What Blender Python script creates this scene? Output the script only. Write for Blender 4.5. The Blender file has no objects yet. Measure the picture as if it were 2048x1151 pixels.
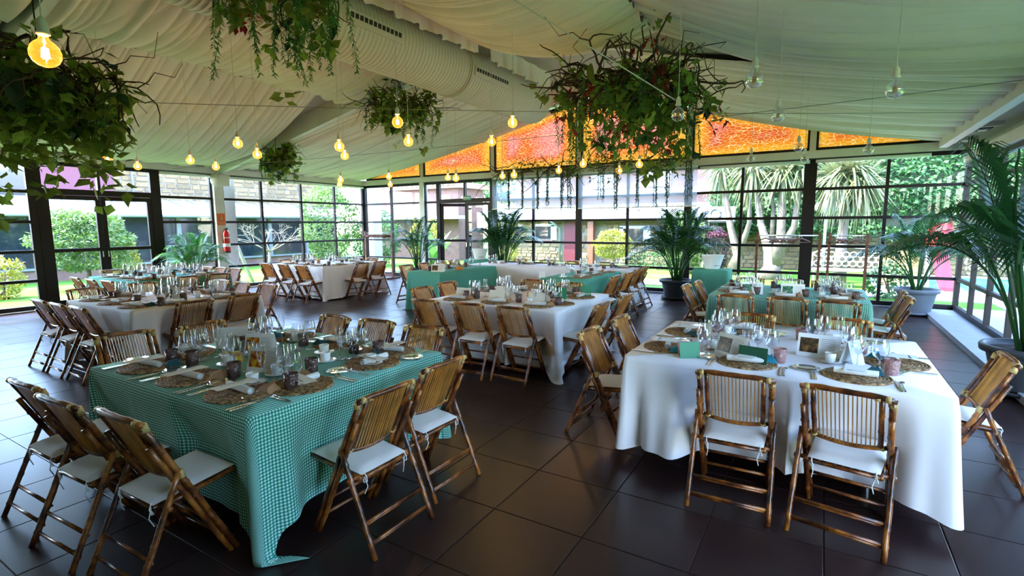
import bpy, math, random
import numpy as np
from mathutils import Matrix, Vector
random.seed(7); rng = np.random.default_rng(11)
R = math.radians; PI = math.pi
scene = bpy.context.scene
COL = scene.collection
# ------------------------------------------------------------------ camera, sky, sun, exposure
HC = 1.605
def make_camera():
    f, pitch, roll, yaw = 1026.39, R(7.0461), R(-0.314), R(31.1026)
    fw = Vector((-math.sin(yaw)*math.cos(pitch), math.cos(yaw)*math.cos(pitch), -math.sin(pitch)))
    r = Vector((math.cos(yaw), math.sin(yaw), 0)); u = r.cross(fw)
    r2 = r*math.cos(roll)+u*math.sin(roll); u2 = -r*math.sin(roll)+u*math.cos(roll)
    cam = bpy.data.cameras.new('camera'); o = bpy.data.objects.new('camera', cam); COL.objects.link(o)
    cam.sensor_fit = 'HORIZONTAL'; cam.sensor_width = 36.0; cam.lens = 36.0*f/2048.0
    cam.clip_start = 0.05; cam.clip_end = 300
    m = Matrix((( r2.x, u2.x, -fw.x, 0), (r2.y, u2.y, -fw.y, 0), (r2.z, u2.z, -fw.z, HC), (0, 0, 0, 1)))
    o.matrix_world = m
    scene.camera = o
make_camera()
world = bpy.data.worlds.new('daylight'); scene.world = world; world.use_nodes = True
_nt = world.node_tree; _nt.nodes.clear()
_out = _nt.nodes.new('ShaderNodeOutputWorld'); _bg = _nt.nodes.new('ShaderNodeBackground'); _sky = _nt.nodes.new('ShaderNodeTexSky')
_sky.sky_type = 'NISHITA'; _sky.sun_disc = False; _sky.sun_elevation = R(57); _sky.sun_rotation = R(232); _sky.air_density = 1.0; _sky.dust_density = 0.6; _sky.ozone_density = 1.6
_bg.inputs['Strength'].default_value = 1.45
_nt.links.new(_sky.outputs[0], _bg.inputs['Color']); _nt.links.new(_bg.outputs[0], _out.inputs[0])
sun = bpy.data.lights.new('sun', 'SUN'); sun.energy = 7.0; sun.angle = R(0.6); sun.color = (1.0, 0.96, 0.90)
_so = bpy.data.objects.new('sun', sun); COL.objects.link(_so)
_so.rotation_euler = Vector((-0.44, -0.34, 0.83)).to_track_quat('Z', 'Y').to_euler()
vs = scene.view_settings
vs.view_transform = 'Standard'; vs.look = 'None'; vs.gamma = 1.0; vs.use_curve_mapping = False
vs.exposure = 1.95
cy = scene.cycles
cy.max_bounces = 7; cy.diffuse_bounces = 4; cy.glossy_bounces = 3; cy.transmission_bounces = 4; cy.transparent_max_bounces = 24
cy.caustics_reflective = False; cy.caustics_refractive = False
cy.sample_clamp_indirect = 6.0
cy.use_denoising = True

# ------------------------------------------------------------------ helpers
class MB:
    """collects polygons for one mesh"""
    def __init__(s): s.v = []; s.f = []; s.uv = None; s.mi = None
    def add(s, vs_, fs):
        b = len(s.v); s.v.extend([tuple(p) for p in vs_]); s.f.extend([tuple(i+b for i in f) for f in fs]); return s
    def box(s, c, d, rz=0.0, M=None):
        x, y, z = d[0]/2, d[1]/2, d[2]/2
        P = [(-x,-y,-z),(x,-y,-z),(x,y,-z),(-x,y,-z),(-x,-y,z),(x,-y,z),(x,y,z),(-x,y,z)]
        cs, sn = math.cos(rz), math.sin(rz)
        if M is not None: P = [tuple(M @ Vector(p)) for p in P]
        else: P = [(px*cs-py*sn, px*sn+py*cs, pz) for px, py, pz in P]
        P = [(a+c[0], b+c[1], e+c[2]) for a, b, e in P]
        return s.add(P, [(3,2,1,0),(4,5,6,7),(0,1,5,4),(1,2,6,5),(2,3,7,6),(3,0,4,7)])
    def span(s, a, b):      # box from min corner to max corner
        return s.box([(a[i]+b[i])/2 for i in range(3)], [abs(b[i]-a[i]) for i in range(3)])
    def tube(s, pts, r, n=8, cap=True):
        pts = [Vector(p) for p in pts]; k = len(pts)
        rr = r if isinstance(r, (list, tuple)) else [r]*k
        b = len(s.v); ref = None
        for i, p in enumerate(pts):
            t = (pts[min(i+1, k-1)]-pts[max(i-1, 0)])
            t = t.normalized() if t.length > 1e-9 else Vector((0, 0, 1))
            if ref is None:
                ref = Vector((0, 0, 1)) if abs(t.z) < 0.9 else Vector((1, 0, 0))
            a = t.cross(ref)
            if a.length < 1e-6: a = t.cross(Vector((0, 1, 0)))
            a.normalize(); c = a.cross(t); ref = c
            for j in range(n):
                th = 2*PI*j/n
                s.v.append(tuple(p+a*(rr[i]*math.cos(th))+c*(rr[i]*math.sin(th))))
        for i in range(k-1):
            for j in range(n):
                j2 = (j+1) % n
                s.f.append((b+i*n+j, b+i*n+j2, b+(i+1)*n+j2, b+(i+1)*n+j))
        if cap:
            s.f.append(tuple(b+j for j in range(n))[::-1]); s.f.append(tuple(b+(k-1)*n+j for j in range(n)))
        return s
    def lathe(s, prof, n=16, c=(0, 0, 0), sx=1.0, sy=1.0, capb=True, capt=False):
        b = len(s.v)
        for r, z in prof:
            for j in range(n):
                th = 2*PI*j/n
                s.v.append((c[0]+r*sx*math.cos(th), c[1]+r*sy*math.sin(th), c[2]+z))
        for i in range(len(prof)-1):
            for j in range(n):
                j2 = (j+1) % n
                s.f.append((b+i*n+j, b+i*n+j2, b+(i+1)*n+j2, b+(i+1)*n+j))
        if capb: s.f.append(tuple(b+j for j in range(n))[::-1])
        if capt: s.f.append(tuple(b+(len(prof)-1)*n+j for j in range(n)))
        return s
    def mesh(s, name, mat, smooth=False, uv=None):
        me = bpy.data.meshes.new(name); me.from_pydata(s.v, [], s.f)
        if isinstance(mat, (list, tuple)):
            for m in mat: me.materials.append(m)
            if s.mi: me.polygons.foreach_set('material_index', s.mi)
        elif mat: me.materials.append(mat)
        if smooth: me.polygons.foreach_set('use_smooth', [True]*len(me.polygons))
        if uv is not None:
            l = me.uv_layers.new(name='UVMap'); idx = np.empty(len(me.loops), dtype=np.int32); me.loops.foreach_get('vertex_index', idx)
            l.data.foreach_set('uv', np.asarray(uv, dtype=np.float32)[idx].ravel())
        me.update(); return me
def np_mesh(name, V, Q, mat, smooth=True, uv=None, mi=None):
    """V (n,3) float, Q (m,k) int, all polygons with k corners"""
    me = bpy.data.meshes.new(name); V = np.asarray(V, dtype=np.float32); Q = np.asarray(Q, dtype=np.int32); k = Q.shape[1]
    me.vertices.add(len(V)); me.vertices.foreach_set('co', V.ravel())
    me.loops.add(Q.size); me.loops.foreach_set('vertex_index', Q.ravel())
    me.polygons.add(len(Q)); me.polygons.foreach_set('loop_start', np.arange(0, Q.size, k, dtype=np.int32))
    me.polygons.foreach_set('use_smooth', np.full(len(Q), smooth))
    for m in (mat if isinstance(mat, (list, tuple)) else [mat]): me.materials.append(m)
    if mi is not None: me.polygons.foreach_set('material_index', np.asarray(mi, dtype=np.int32))
    if uv is not None:
        l = me.uv_layers.new(name='UVMap'); l.data.foreach_set('uv', np.asarray(uv, dtype=np.float32)[Q.ravel()].ravel())
    me.update(calc_edges=True); me.validate(); return me
def link(name, me, parent=None, loc=None, rot=None, scale=None):
    o = bpy.data.objects.new(name, me); COL.objects.link(o)
    if parent is not None: o.parent = parent
    if loc is not None: o.location = loc
    if rot is not None: o.rotation_euler = rot if isinstance(rot, (tuple, list)) else (0, 0, rot)
    if scale is not None: o.scale = scale if isinstance(scale, (tuple, list)) else (scale,)*3
    return o
def tag(o, label=None, cat=None, group=None, kind=None):
    if label: o['label'] = label
    if cat: o['category'] = cat
    if group: o['group'] = group
    if kind: o['kind'] = kind
    return o
def thing(name, label, cat, loc=(0, 0, 0), rz=0.0, group=None):
    return tag(link(name, None, None, loc, rz), label, cat, group)
def struct(name, me, parent=None, **k):
    o = link(name, me, parent, **k)
    if parent is None: o['kind'] = 'structure'
    return o
def stuff(o): o['kind'] = 'stuff'; return o
ORD = ['first', 'second', 'third', 'fourth', 'fifth', 'sixth', 'seventh', 'eighth', 'ninth', 'tenth']

# ------------------------------------------------------------------ materials
def node_mat(name):
    m = bpy.data.materials.new(name); m.use_nodes = True
    nt = m.node_tree; b = nt.nodes.get('Principled BSDF'); return m, nt, b
def N(nt, t, **k):
    n = nt.nodes.new(t)
    for a, v in k.items(): setattr(n, a, v)
    return n
def coords(nt, kind='Object', scale=(1, 1, 1)):
    tc = N(nt, 'ShaderNodeTexCoord'); mp = N(nt, 'ShaderNodeMapping'); mp.inputs['Scale'].default_value = scale
    nt.links.new(tc.outputs[kind], mp.inputs['Vector']); return mp.outputs[0]
def ramp(nt, fac, stops):
    r = N(nt, 'ShaderNodeValToRGB'); e = r.color_ramp.elements
    while len(e) < len(stops): e.new(0.5)
    for el, (p, c) in zip(e, stops): el.position = p; el.color = (*c, 1)
    nt.links.new(fac, r.inputs[0]); return r.outputs[0]
def mat(name, col, rough=0.6, metal=0.0, var=0.0, vscale=6.0, bump=0.0, bscale=40.0, spec=0.5, sheen=0.0, trans=0.0, stretch=(1, 1, 1), rand=0.0):
    m, nt, b = node_mat(name)
    b.inputs['Base Color'].default_value = (*col, 1); b.inputs['Roughness'].default_value = rough; b.inputs['Metallic'].default_value = metal
    b.inputs['Specular IOR Level'].default_value = spec
    if sheen: b.inputs['Sheen Weight'].default_value = sheen
    if var or rand:
        v = coords(nt, 'Object', stretch)
        nz = N(nt, 'ShaderNodeTexNoise'); nz.inputs['Scale'].default_value = vscale; nz.inputs['Detail'].default_value = 4
        nt.links.new(v, nz.inputs['Vector'])
        lo = tuple(max(0, c*(1-var)) for c in col); hi = tuple(min(1, c*(1+var)) for c in col)
        c = ramp(nt, nz.outputs[0], [(0.3, lo), (0.7, hi)])
        if rand:
            oi = N(nt, 'ShaderNodeObjectInfo'); hs = N(nt, 'ShaderNodeHueSaturation'); mr = N(nt, 'ShaderNodeMapRange')
            mr.inputs[3].default_value = 1-rand; mr.inputs[4].default_value = 1+rand
            nt.links.new(oi.outputs['Random'], mr.inputs[0]); nt.links.new(mr.outputs[0], hs.inputs['Value']); nt.links.new(c, hs.inputs['Color']); c = hs.outputs[0]
        nt.links.new(c, b.inputs['Base Color'])
    if bump:
        v = coords(nt, 'Object', stretch); nz = N(nt, 'ShaderNodeTexNoise'); nz.inputs['Scale'].default_value = bscale; nz.inputs['Detail'].default_value = 3
        bp = N(nt, 'ShaderNodeBump'); bp.inputs['Strength'].default_value = bump; bp.inputs['Distance'].default_value = 0.01
        nt.links.new(v, nz.inputs['Vector']); nt.links.new(nz.outputs[0], bp.inputs['Height']); nt.links.new(bp.outputs[0], b.inputs['Normal'])
    return m
def leaf_mat(name, c1, c2, trans=0.35, rough=0.5, scale=3.0):
    m, nt, b = node_mat(name); nt.nodes.remove(b)
    out = nt.nodes['Material Output']
    v = coords(nt, 'Object'); nz = N(nt, 'ShaderNodeTexNoise'); nz.inputs['Scale'].default_value = scale; nz.inputs['Detail'].default_value = 5
    nt.links.new(v, nz.inputs['Vector']); c = ramp(nt, nz.outputs[0], [(0.32, c1), (0.68, c2)])
    d = N(nt, 'ShaderNodeBsdfPrincipled'); d.inputs['Roughness'].default_value = rough; t = N(nt, 'ShaderNodeBsdfTranslucent'); mx = N(nt, 'ShaderNodeMixShader'); mx.inputs[0].default_value = trans
    nt.links.new(c, d.inputs['Base Color']); nt.links.new(c, t.inputs['Color'])
    nt.links.new(d.outputs[0], mx.inputs[1]); nt.links.new(t.outputs[0], mx.inputs[2]); nt.links.new(mx.outputs[0], out.inputs[0]); return m
def thin_glass(name, tint=(0.95, 0.97, 0.97), refl=0.12, rough=0.0, power=3.0):
    m, nt, b = node_mat(name); nt.nodes.remove(b); out = nt.nodes['Material Output']
    tr = N(nt, 'ShaderNodeBsdfTransparent'); tr.inputs[0].default_value = (*tint, 1)
    gl = N(nt, 'ShaderNodeBsdfGlossy'); gl.inputs['Roughness'].default_value = rough; gl.inputs[0].default_value = (1, 1, 1, 1)
    lw = N(nt, 'ShaderNodeLayerWeight'); lw.inputs[0].default_value = 0.5
    pw = N(nt, 'ShaderNodeMath', operation='POWER'); pw.inputs[1].default_value = power
    mr = N(nt, 'ShaderNodeMapRange'); mr.inputs[3].default_value = refl*0.35; mr.inputs[4].default_value = min(1, refl*5)
    nt.links.new(lw.outputs['Facing'], pw.inputs[0]); nt.links.new(pw.outputs[0], mr.inputs[0])
    mx = N(nt, 'ShaderNodeMixShader'); nt.links.new(mr.outputs[0], mx.inputs[0]); nt.links.new(tr.outputs[0], mx.inputs[1]); nt.links.new(gl.outputs[0], mx.inputs[2]); nt.links.new(mx.outputs[0], out.inputs[0])
    return m
def emit(name, col, s):
    m, nt, b = node_mat(name); nt.nodes.remove(b); e = N(nt, 'ShaderNodeEmission'); e.inputs[0].default_value = (*col, 1); e.inputs[1].default_value = s
    nt.links.new(e.outputs[0], nt.nodes['Material Output'].inputs[0]); return m
def bamboo_mat():
    m, nt, b = node_mat('tortoiseshell_bamboo'); b.inputs['Roughness'].default_value = 0.32; b.inputs['Coat Weight'].default_value = 0.25
    oi = N(nt, 'ShaderNodeObjectInfo'); tc = N(nt, 'ShaderNodeTexCoord'); va = N(nt, 'ShaderNodeVectorMath', operation='ADD')
    sc = N(nt, 'ShaderNodeVectorMath', operation='SCALE'); sc.inputs['Scale'].default_value = 37.0
    cx = N(nt, 'ShaderNodeCombineXYZ'); nt.links.new(oi.outputs['Random'], cx.inputs[0]); nt.links.new(oi.outputs['Random'], cx.inputs[2]); nt.links.new(cx.outputs[0], sc.inputs[0])
    nt.links.new(tc.outputs['Object'], va.inputs[0]); nt.links.new(sc.outputs[0], va.inputs[1])
    nz = N(nt, 'ShaderNodeTexNoise'); nz.inputs['Scale'].default_value = 9; nz.inputs['Detail'].default_value = 5; nz.inputs['Roughness'].default_value = 0.65
    nt.links.new(va.outputs[0], nz.inputs['Vector'])
    c = ramp(nt, nz.outputs[0], [(0.38, (0.026, 0.006, 0.002)), (0.48, (0.13, 0.032, 0.006)), (0.60, (0.37, 0.115, 0.017)), (0.74, (0.54, 0.23, 0.048))])
    nt.links.new(c, b.inputs['Base Color']); return m
def gingham_mat():
    m, nt, b = node_mat('green_gingham'); b.inputs['Roughness'].default_value = 0.85; b.inputs['Specular IOR Level'].default_value = 0.15
    tc = N(nt, 'ShaderNodeTexCoord'); sp = N(nt, 'ShaderNodeSeparateXYZ'); nt.links.new(tc.outputs['UV'], sp.inputs[0])
    outs = []
    for k in (0, 1):
        mu = N(nt, 'ShaderNodeMath', operation='MULTIPLY'); mu.inputs[1].default_value = 1/0.0168
        fr = N(nt, 'ShaderNodeMath', operation='FRACT'); gt = N(nt, 'ShaderNodeMath', operation='GREATER_THAN'); gt.inputs[1].default_value = 0.5
        nt.links.new(sp.outputs[k], mu.inputs[0]); nt.links.new(mu.outputs[0], fr.inputs[0]); nt.links.new(fr.outputs[0], gt.inputs[0]); outs.append(gt.outputs[0])
    ad = N(nt, 'ShaderNodeMath', operation='ADD'); nt.links.new(outs[0], ad.inputs[0]); nt.links.new(outs[1], ad.inputs[1])
    hf = N(nt, 'ShaderNodeMath', operation='MULTIPLY'); hf.inputs[1].default_value = 0.5; nt.links.new(ad.outputs[0], hf.inputs[0])
    c = ramp(nt, hf.outputs[0], [(0.0, (0.62, 0.76, 0.70)), (0.5, (0.085, 0.39, 0.285)), (1.0, (0.012, 0.18, 0.118))])
    nt.links.new(c, b.inputs['Base Color']); return m
def cloth_mat(name, col):
    m = mat(name, col, rough=0.8, bump=0.06, bscale=220, spec=0.2); return m
def orange_glass():
    m, nt, b = node_mat('orange_crackle_glass'); nt.nodes.remove(b); out = nt.nodes['Material Output']
    tc = N(nt, 'ShaderNodeTexCoord'); mp = N(nt, 'ShaderNodeMapping'); mp.inputs['Scale'].default_value = (5.5, 5.5, 13.0); nt.links.new(tc.outputs['Object'], mp.inputs[0])
    vo = N(nt, 'ShaderNodeTexVoronoi', feature='DISTANCE_TO_EDGE'); vo.inputs['Scale'].default_value = 1.6; vo.inputs['Randomness'].default_value = 0.9; nt.links.new(mp.outputs[0], vo.inputs['Vector'])
    crack = ramp(nt, vo.outputs['Distance'], [(0.0, (1, 1, 1)), (0.02, (0.6, 0.6, 0.6)), (0.045, (0, 0, 0))])
    # colour is sprayed from the frame inwards: amber at the rim, red-orange in the middle
    sp = N(nt, 'ShaderNodeSeparateXYZ'); nt.links.new(tc.outputs['UV'], sp.inputs[0])
    nz = N(nt, 'ShaderNodeTexNoise'); nz.inputs['Scale'].default_value = 1.1; nz.inputs['Detail'].default_value = 3; nt.links.new(tc.outputs['Object'], nz.inputs['Vector'])
    mul = N(nt, 'ShaderNodeMath', operation='MULTIPLY'); nt.links.new(sp.outputs[0], mul.inputs[0]); nt.links.new(nz.outputs[0], mul.inputs[1])
    base = ramp(nt, mul.outputs[0], [(0.05, (0.27, 0.085, 0.003)), (0.22, (0.25, 0.050, 0.002)), (0.42, (0.21, 0.024, 0.003)), (0.60, (0.23, 0.045, 0.034))])
    mx = N(nt, 'ShaderNodeMix', data_type='RGBA'); nt.links.new(crack, mx.inputs[0]); nt.links.new(base, mx.inputs[6]); mx.inputs[7].default_value = (0.38, 0.185, 0.055, 1)
    tl = N(nt, 'ShaderNodeBsdfTranslucent'); df = N(nt, 'ShaderNodeBsdfPrincipled'); df.inputs['Roughness'].default_value = 0.25
    nt.links.new(mx.outputs[2], tl.inputs[0]); nt.links.new(mx.outputs[2], df.inputs['Base Color'])
    ms = N(nt, 'ShaderNodeMixShader'); ms.inputs[0].default_value = 0.05; nt.links.new(tl.outputs[0], ms.inputs[1]); nt.links.new(df.outputs[0], ms.inputs[2]); nt.links.new(ms.outputs[0], out.inputs[0]); return m
def sheer_mat(name, col, through):
    m, nt, b = node_mat(name); nt.nodes.remove(b); out = nt.nodes['Material Output']
    tr = N(nt, 'ShaderNodeBsdfTransparent'); tl = N(nt, 'ShaderNodeBsdfTranslucent'); tl.inputs[0].default_value = (*col, 1); df = N(nt, 'ShaderNodeBsdfDiffuse'); df.inputs[0].default_value = (*col, 1)
    a = N(nt, 'ShaderNodeMixShader'); a.inputs[0].default_value = 0.5; nt.links.new(tl.outputs[0], a.inputs[1]); nt.links.new(df.outputs[0], a.inputs[2])
    c = N(nt, 'ShaderNodeMixShader'); c.inputs[0].default_value = through; nt.links.new(a.outputs[0], c.inputs[1]); nt.links.new(tr.outputs[0], c.inputs[2]); nt.links.new(c.outputs[0], out.inputs[0]); return m
def tile_mat():
    m, nt, b = node_mat('brown_floor_tile'); b.inputs['Specular IOR Level'].default_value = 0.42
    v = coords(nt, 'Object'); nz = N(nt, 'ShaderNodeTexNoise'); nz.inputs['Scale'].default_value = 5; nz.inputs['Detail'].default_value = 6
    nt.links.new(v, nz.inputs['Vector']); c = ramp(nt, nz.outputs[0], [(0.3, (0.021, 0.0095, 0.009)), (0.7, (0.030, 0.014, 0.013))])
    oi = N(nt, 'ShaderNodeObjectInfo'); hs = N(nt, 'ShaderNodeHueSaturation'); mr = N(nt, 'ShaderNodeMapRange'); mr.inputs[3].default_value = 0.85; mr.inputs[4].default_value = 1.15
    nt.links.new(oi.outputs['Random'], mr.inputs[0]); nt.links.new(mr.outputs[0], hs.inputs['Value']); nt.links.new(c, hs.inputs['Color']); nt.links.new(hs.outputs[0], b.inputs['Base Color'])
    n2 = N(nt, 'ShaderNodeTexNoise'); n2.inputs['Scale'].default_value = 2.5; n2.inputs['Detail'].default_value = 4; nt.links.new(v, n2.inputs['Vector'])
    r2 = N(nt, 'ShaderNodeMapRange'); r2.inputs[3].default_value = 0.28; r2.inputs[4].default_value = 0.33; nt.links.new(n2.outputs[0], r2.inputs[0]); nt.links.new(r2.outputs[0], b.inputs['Roughness'])
    return m
def woven_mat():
    m, nt, b = node_mat('seagrass_braid'); b.inputs['Roughness'].default_value = 0.75
    v = coords(nt, 'Object'); nz = N(nt, 'ShaderNodeTexNoise'); nz.inputs['Scale'].default_value = 55; nz.inputs['Detail'].default_value = 3; nt.links.new(v, nz.inputs['Vector'])
    c = ramp(nt, nz.outputs[0], [(0.35, (0.07, 0.035, 0.014)), (0.5, (0.24, 0.13, 0.05)), (0.68, (0.50, 0.33, 0.15))]); nt.links.new(c, b.inputs['Base Color'])
    bp = N(nt, 'ShaderNodeBump'); bp.inputs['Strength'].default_value = 0.5; bp.inputs['Distance'].default_value = 0.004; nt.links.new(nz.outputs[0], bp.inputs['Height']); nt.links.new(bp.outputs[0], b.inputs['Normal']); return m
def votive_mat(name, col, alpha):
    m, nt, b = node_mat(name); nt.nodes.remove(b); out = nt.nodes['Material Output']
    v = coords(nt, 'Object'); vo = N(nt, 'ShaderNodeTexVoronoi'); vo.inputs['Scale'].default_value = 75; nt.links.new(v, vo.inputs['Vector'])
    bp = N(nt, 'ShaderNodeBump'); bp.inputs['Strength'].default_value = 1.0; bp.inputs['Distance'].default_value = 0.006; nt.links.new(vo.outputs['Distance'], bp.inputs['Height'])
    p = N(nt, 'ShaderNodeBsdfPrincipled'); p.inputs['Base Color'].default_value = (*col, 1); p.inputs['Roughness'].default_value = 0.15; p.inputs['Specular IOR Level'].default_value = 0.8; nt.links.new(bp.outputs[0], p.inputs['Normal'])
    tr = N(nt, 'ShaderNodeBsdfTransparent'); tr.inputs[0].default_value = (min(1, col[0]*2.2), min(1, col[1]*2.2), min(1, col[2]*2.2), 1)
    mx = N(nt, 'ShaderNodeMixShader'); mx.inputs[0].default_value = alpha; nt.links.new(p.outputs[0], mx.inputs[1]); nt.links.new(tr.outputs[0], mx.inputs[2]); nt.links.new(mx.outputs[0], out.inputs[0]); return m
def picture_mat(name, stops, scale=14):
    m, nt, b = node_mat(name); b.inputs['Roughness'].default_value = 0.4
    v = coords(nt, 'Object'); nz = N(nt, 'ShaderNodeTexNoise'); nz.inputs['Scale'].default_value = scale*2.2; nz.inputs['Detail'].default_value = 4; nt.links.new(v, nz.inputs['Vector'])
    nt.links.new(ramp(nt, nz.outputs[0], stops), b.inputs['Base Color']); return m
M = {}
M['tile'] = tile_mat(); M['grout'] = mat('dark_grout', (0.03, 0.024, 0.022), 0.8)
M['frame'] = mat('dark_bronze_frame', (0.014, 0.009, 0.008), 0.5, spec=0.25)
M['white_metal'] = mat('cream_painted_beam', (0.66, 0.64, 0.56), 0.45, var=0.06, vscale=3)
M['roofliner'] = mat('cream_roof_lining', (0.52, 0.49, 0.41), 0.8)
M['drape'] = mat('ivory_voile', (0.84, 0.77, 0.65), 0.9, spec=0.1, var=0.06, vscale=1.2)
M['duct'] = mat('cream_spiral_duct', (0.62, 0.58, 0.47), 0.5)
M['black'] = mat('black_slot', (0.012, 0.011, 0.01), 0.7)
M['pane'] = thin_glass('window_glass', (0.93, 0.94, 0.95), 0.08)
M['glass'] = thin_glass('drinking_glass', (0.86, 0.87, 0.89), 0.20, 0.02, 1.6)
M['bulb_glass'] = thin_glass('bulb_glass', (0.93, 0.93, 0.92), 0.34, 0.0, 1.6)
M['amber_bulb'] = thin_glass('warm_bulb_glass', (1.0, 0.90, 0.70), 0.16, 0.0, 2.2)
def lit_globe(m):
    nt = m.node_tree; out = nt.nodes['Material Output']; src = out.inputs[0].links[0].from_socket
    lw = N(nt, 'ShaderNodeLayerWeight'); lw.inputs[0].default_value = 0.35; mr = N(nt, 'ShaderNodeMapRange'); mr.inputs[3].default_value = 0.22; mr.inputs[4].default_value = 0.42
    nt.links.new(lw.outputs['Facing'], mr.inputs[0]); e = N(nt, 'ShaderNodeEmission'); e.inputs[0].default_value = (1.0, 0.30, 0.02, 1); nt.links.new(mr.outputs[0], e.inputs[1])
    ad = N(nt, 'ShaderNodeAddShader'); nt.links.new(src, ad.inputs[0]); nt.links.new(e.outputs[0], ad.inputs[1]); nt.links.new(ad.outputs[0], out.inputs[0])
lit_globe(M['amber_bulb'])
M['orange'] = orange_glass()
M['blind'] = sheer_mat('sheer_blind', (0.42, 0.44, 0.46), 0.40)
M['bamboo'] = bamboo_mat(); M['slat'] = mat('split_bamboo', (0.42, 0.18, 0.034), 0.4, var=0.4, vscale=9, rand=0.25)
M['cane'] = mat('cane_binding', (0.55, 0.36, 0.12), 0.4, var=0.25, vscale=60)
M['cushion'] = mat('cream_cushion', (0.78, 0.73, 0.69), 0.85, bump=0.12, bscale=60, spec=0.15)
M['ribbon'] = mat('white_ribbon', (0.78, 0.78, 0.76), 0.7)
M['gingham'] = gingham_mat(); M['white_cloth'] = cloth_mat('white_tablecloth', (0.80, 0.765, 0.785)); M['green_cloth'] = cloth_mat('green_tablecloth', (0.09, 0.31, 0.22))
M['wood'] = mat('reddish_wood', (0.16, 0.055, 0.028), 0.45, var=0.3, vscale=8)
M['table_wood'] = mat('pale_table_wood', (0.35, 0.24, 0.13), 0.6, var=0.2)
M['steel'] = mat('polished_steel', (0.75, 0.75, 0.75), 0.18, 1.0); M['china'] = mat('white_china', (0.82, 0.82, 0.79), 0.15)
M['coffee'] = mat('dark_hollow', (0.45, 0.44, 0.42), 0.5)
M['paper'] = mat('cream_card', (0.74, 0.71, 0.62), 0.8); M['white_paper'] = mat('white_card', (0.82, 0.82, 0.80), 0.8); M['ink'] = mat('dark_ink', (0.03, 0.03, 0.03), 0.6)
M['faint_ink'] = mat('grey_print', (0.35, 0.34, 0.32), 0.7)
M['green_card'] = mat('green_card', (0.01, 0.20, 0.09), 0.5); M['dark_green_card'] = mat('dark_green_card', (0.006, 0.07, 0.035), 0.5)
M['napkin'] = mat('white_napkin', (0.80, 0.80, 0.80), 0.85); M['kraft'] = mat('kraft_paper', (0.40, 0.21, 0.10), 0.7, var=0.15); M['teal'] = mat('teal_felt', (0.008, 0.085, 0.11), 0.75, var=0.2); M['cyan'] = mat('bright_teal_felt', (0.01, 0.22, 0.30), 0.7, var=0.2)
M['seagrass'] = woven_mat(); M['votive'] = votive_mat('mauve_cut_glass', (0.17, 0.095, 0.085), 0.35); M['votive_pink'] = votive_mat('pink_cut_glass', (0.50, 0.33, 0.32), 0.5)
M['orange_box'] = mat('orange_print', (0.85, 0.25, 0.01), 0.4); M['yellow'] = mat('yellow_print', (0.85, 0.60, 0.04), 0.4)
M['food_photo'] = picture_mat('food_photo', [(0.3, (0.02, 0.05, 0.01)), (0.42, (0.35, 0.02, 0.01)), (0.55, (0.75, 0.30, 0.01)), (0.7, (0.8, 0.65, 0.05))])
M['dark_photo'] = picture_mat('dark_photo', [(0.3, (0.01, 0.01, 0.005)), (0.5, (0.06, 0.035, 0.015)), (0.7, (0.30, 0.14, 0.04))])
M['green_photo'] = picture_mat('landscape_photo', [(0.3, (0.01, 0.03, 0.02)), (0.5, (0.03, 0.14, 0.07)), (0.7, (0.35, 0.5, 0.4))])
M['pot'] = mat('charcoal_planter', (0.035, 0.038, 0.045), 0.5); M['grey_pot'] = mat('slate_grey_planter', (0.13, 0.15, 0.18), 0.5); M['soil'] = mat('potting_soil', (0.045, 0.025, 0.015), 0.95, bump=0.8, bscale=60)
M['palm'] = leaf_mat('kentia_leaf', (0.010, 0.055, 0.012), (0.035, 0.14, 0.03), 0.3, 0.38); M['palm_light'] = leaf_mat('areca_leaf', (0.02, 0.12, 0.02), (0.07, 0.26, 0.04), 0.4, 0.38); M['stem'] = mat('palm_stem', (0.06, 0.12, 0.03), 0.5, var=0.3)
M['ivy'] = leaf_mat('mid_green_leaf', (0.08, 0.15, 0.02), (0.24, 0.32, 0.05), 0.5); M['dark_leaf'] = leaf_mat('dark_green_leaf', (0.006, 0.03, 0.012), (0.02, 0.07, 0.025), 0.15, 0.35)
M['lime'] = leaf_mat('fresh_green_leaf', (0.16, 0.30, 0.035), (0.34, 0.50, 0.08), 0.5); M['fern'] = leaf_mat('fern_green', (0.03, 0.15, 0.03), (0.09, 0.28, 0.06), 0.4)
M['red_leaf'] = leaf_mat('crimson_leaf', (0.18, 0.008, 0.014), (0.40, 0.02, 0.03), 0.4); M['twig'] = mat('curly_willow_twig', (0.050, 0.026, 0.016), 0.8, var=0.4)
M['cord'] = mat('pale_cord', (0.62, 0.60, 0.54), 0.6); M['cable'] = mat('grey_cable', (0.20, 0.20, 0.18), 0.5); M['socket'] = mat('white_socket', (0.75, 0.72, 0.64), 0.4)
M['filament'] = emit('glowing_filament', (1.0, 0.62, 0.22), 110.0); M['cold_filament'] = mat('cold_filament', (0.55, 0.30, 0.08), 0.4)
M['red_paint'] = mat('red_enamel', (0.55, 0.015, 0.012), 0.25); M['sign_green'] = mat('exit_green', (0.0, 0.22, 0.11), 0.4); M['sign_white'] = mat('sign_white', (0.8, 0.85, 0.82), 0.5); M['sign_orange'] = mat('sign_orange', (0.70, 0.09, 0.01), 0.4)
M['kerb'] = mat('grey_kerb', (0.30, 0.31, 0.33), 0.6, var=0.08)
M['plaster'] = mat('cream_wall', (0.55, 0.52, 0.46), 0.8)
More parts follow.
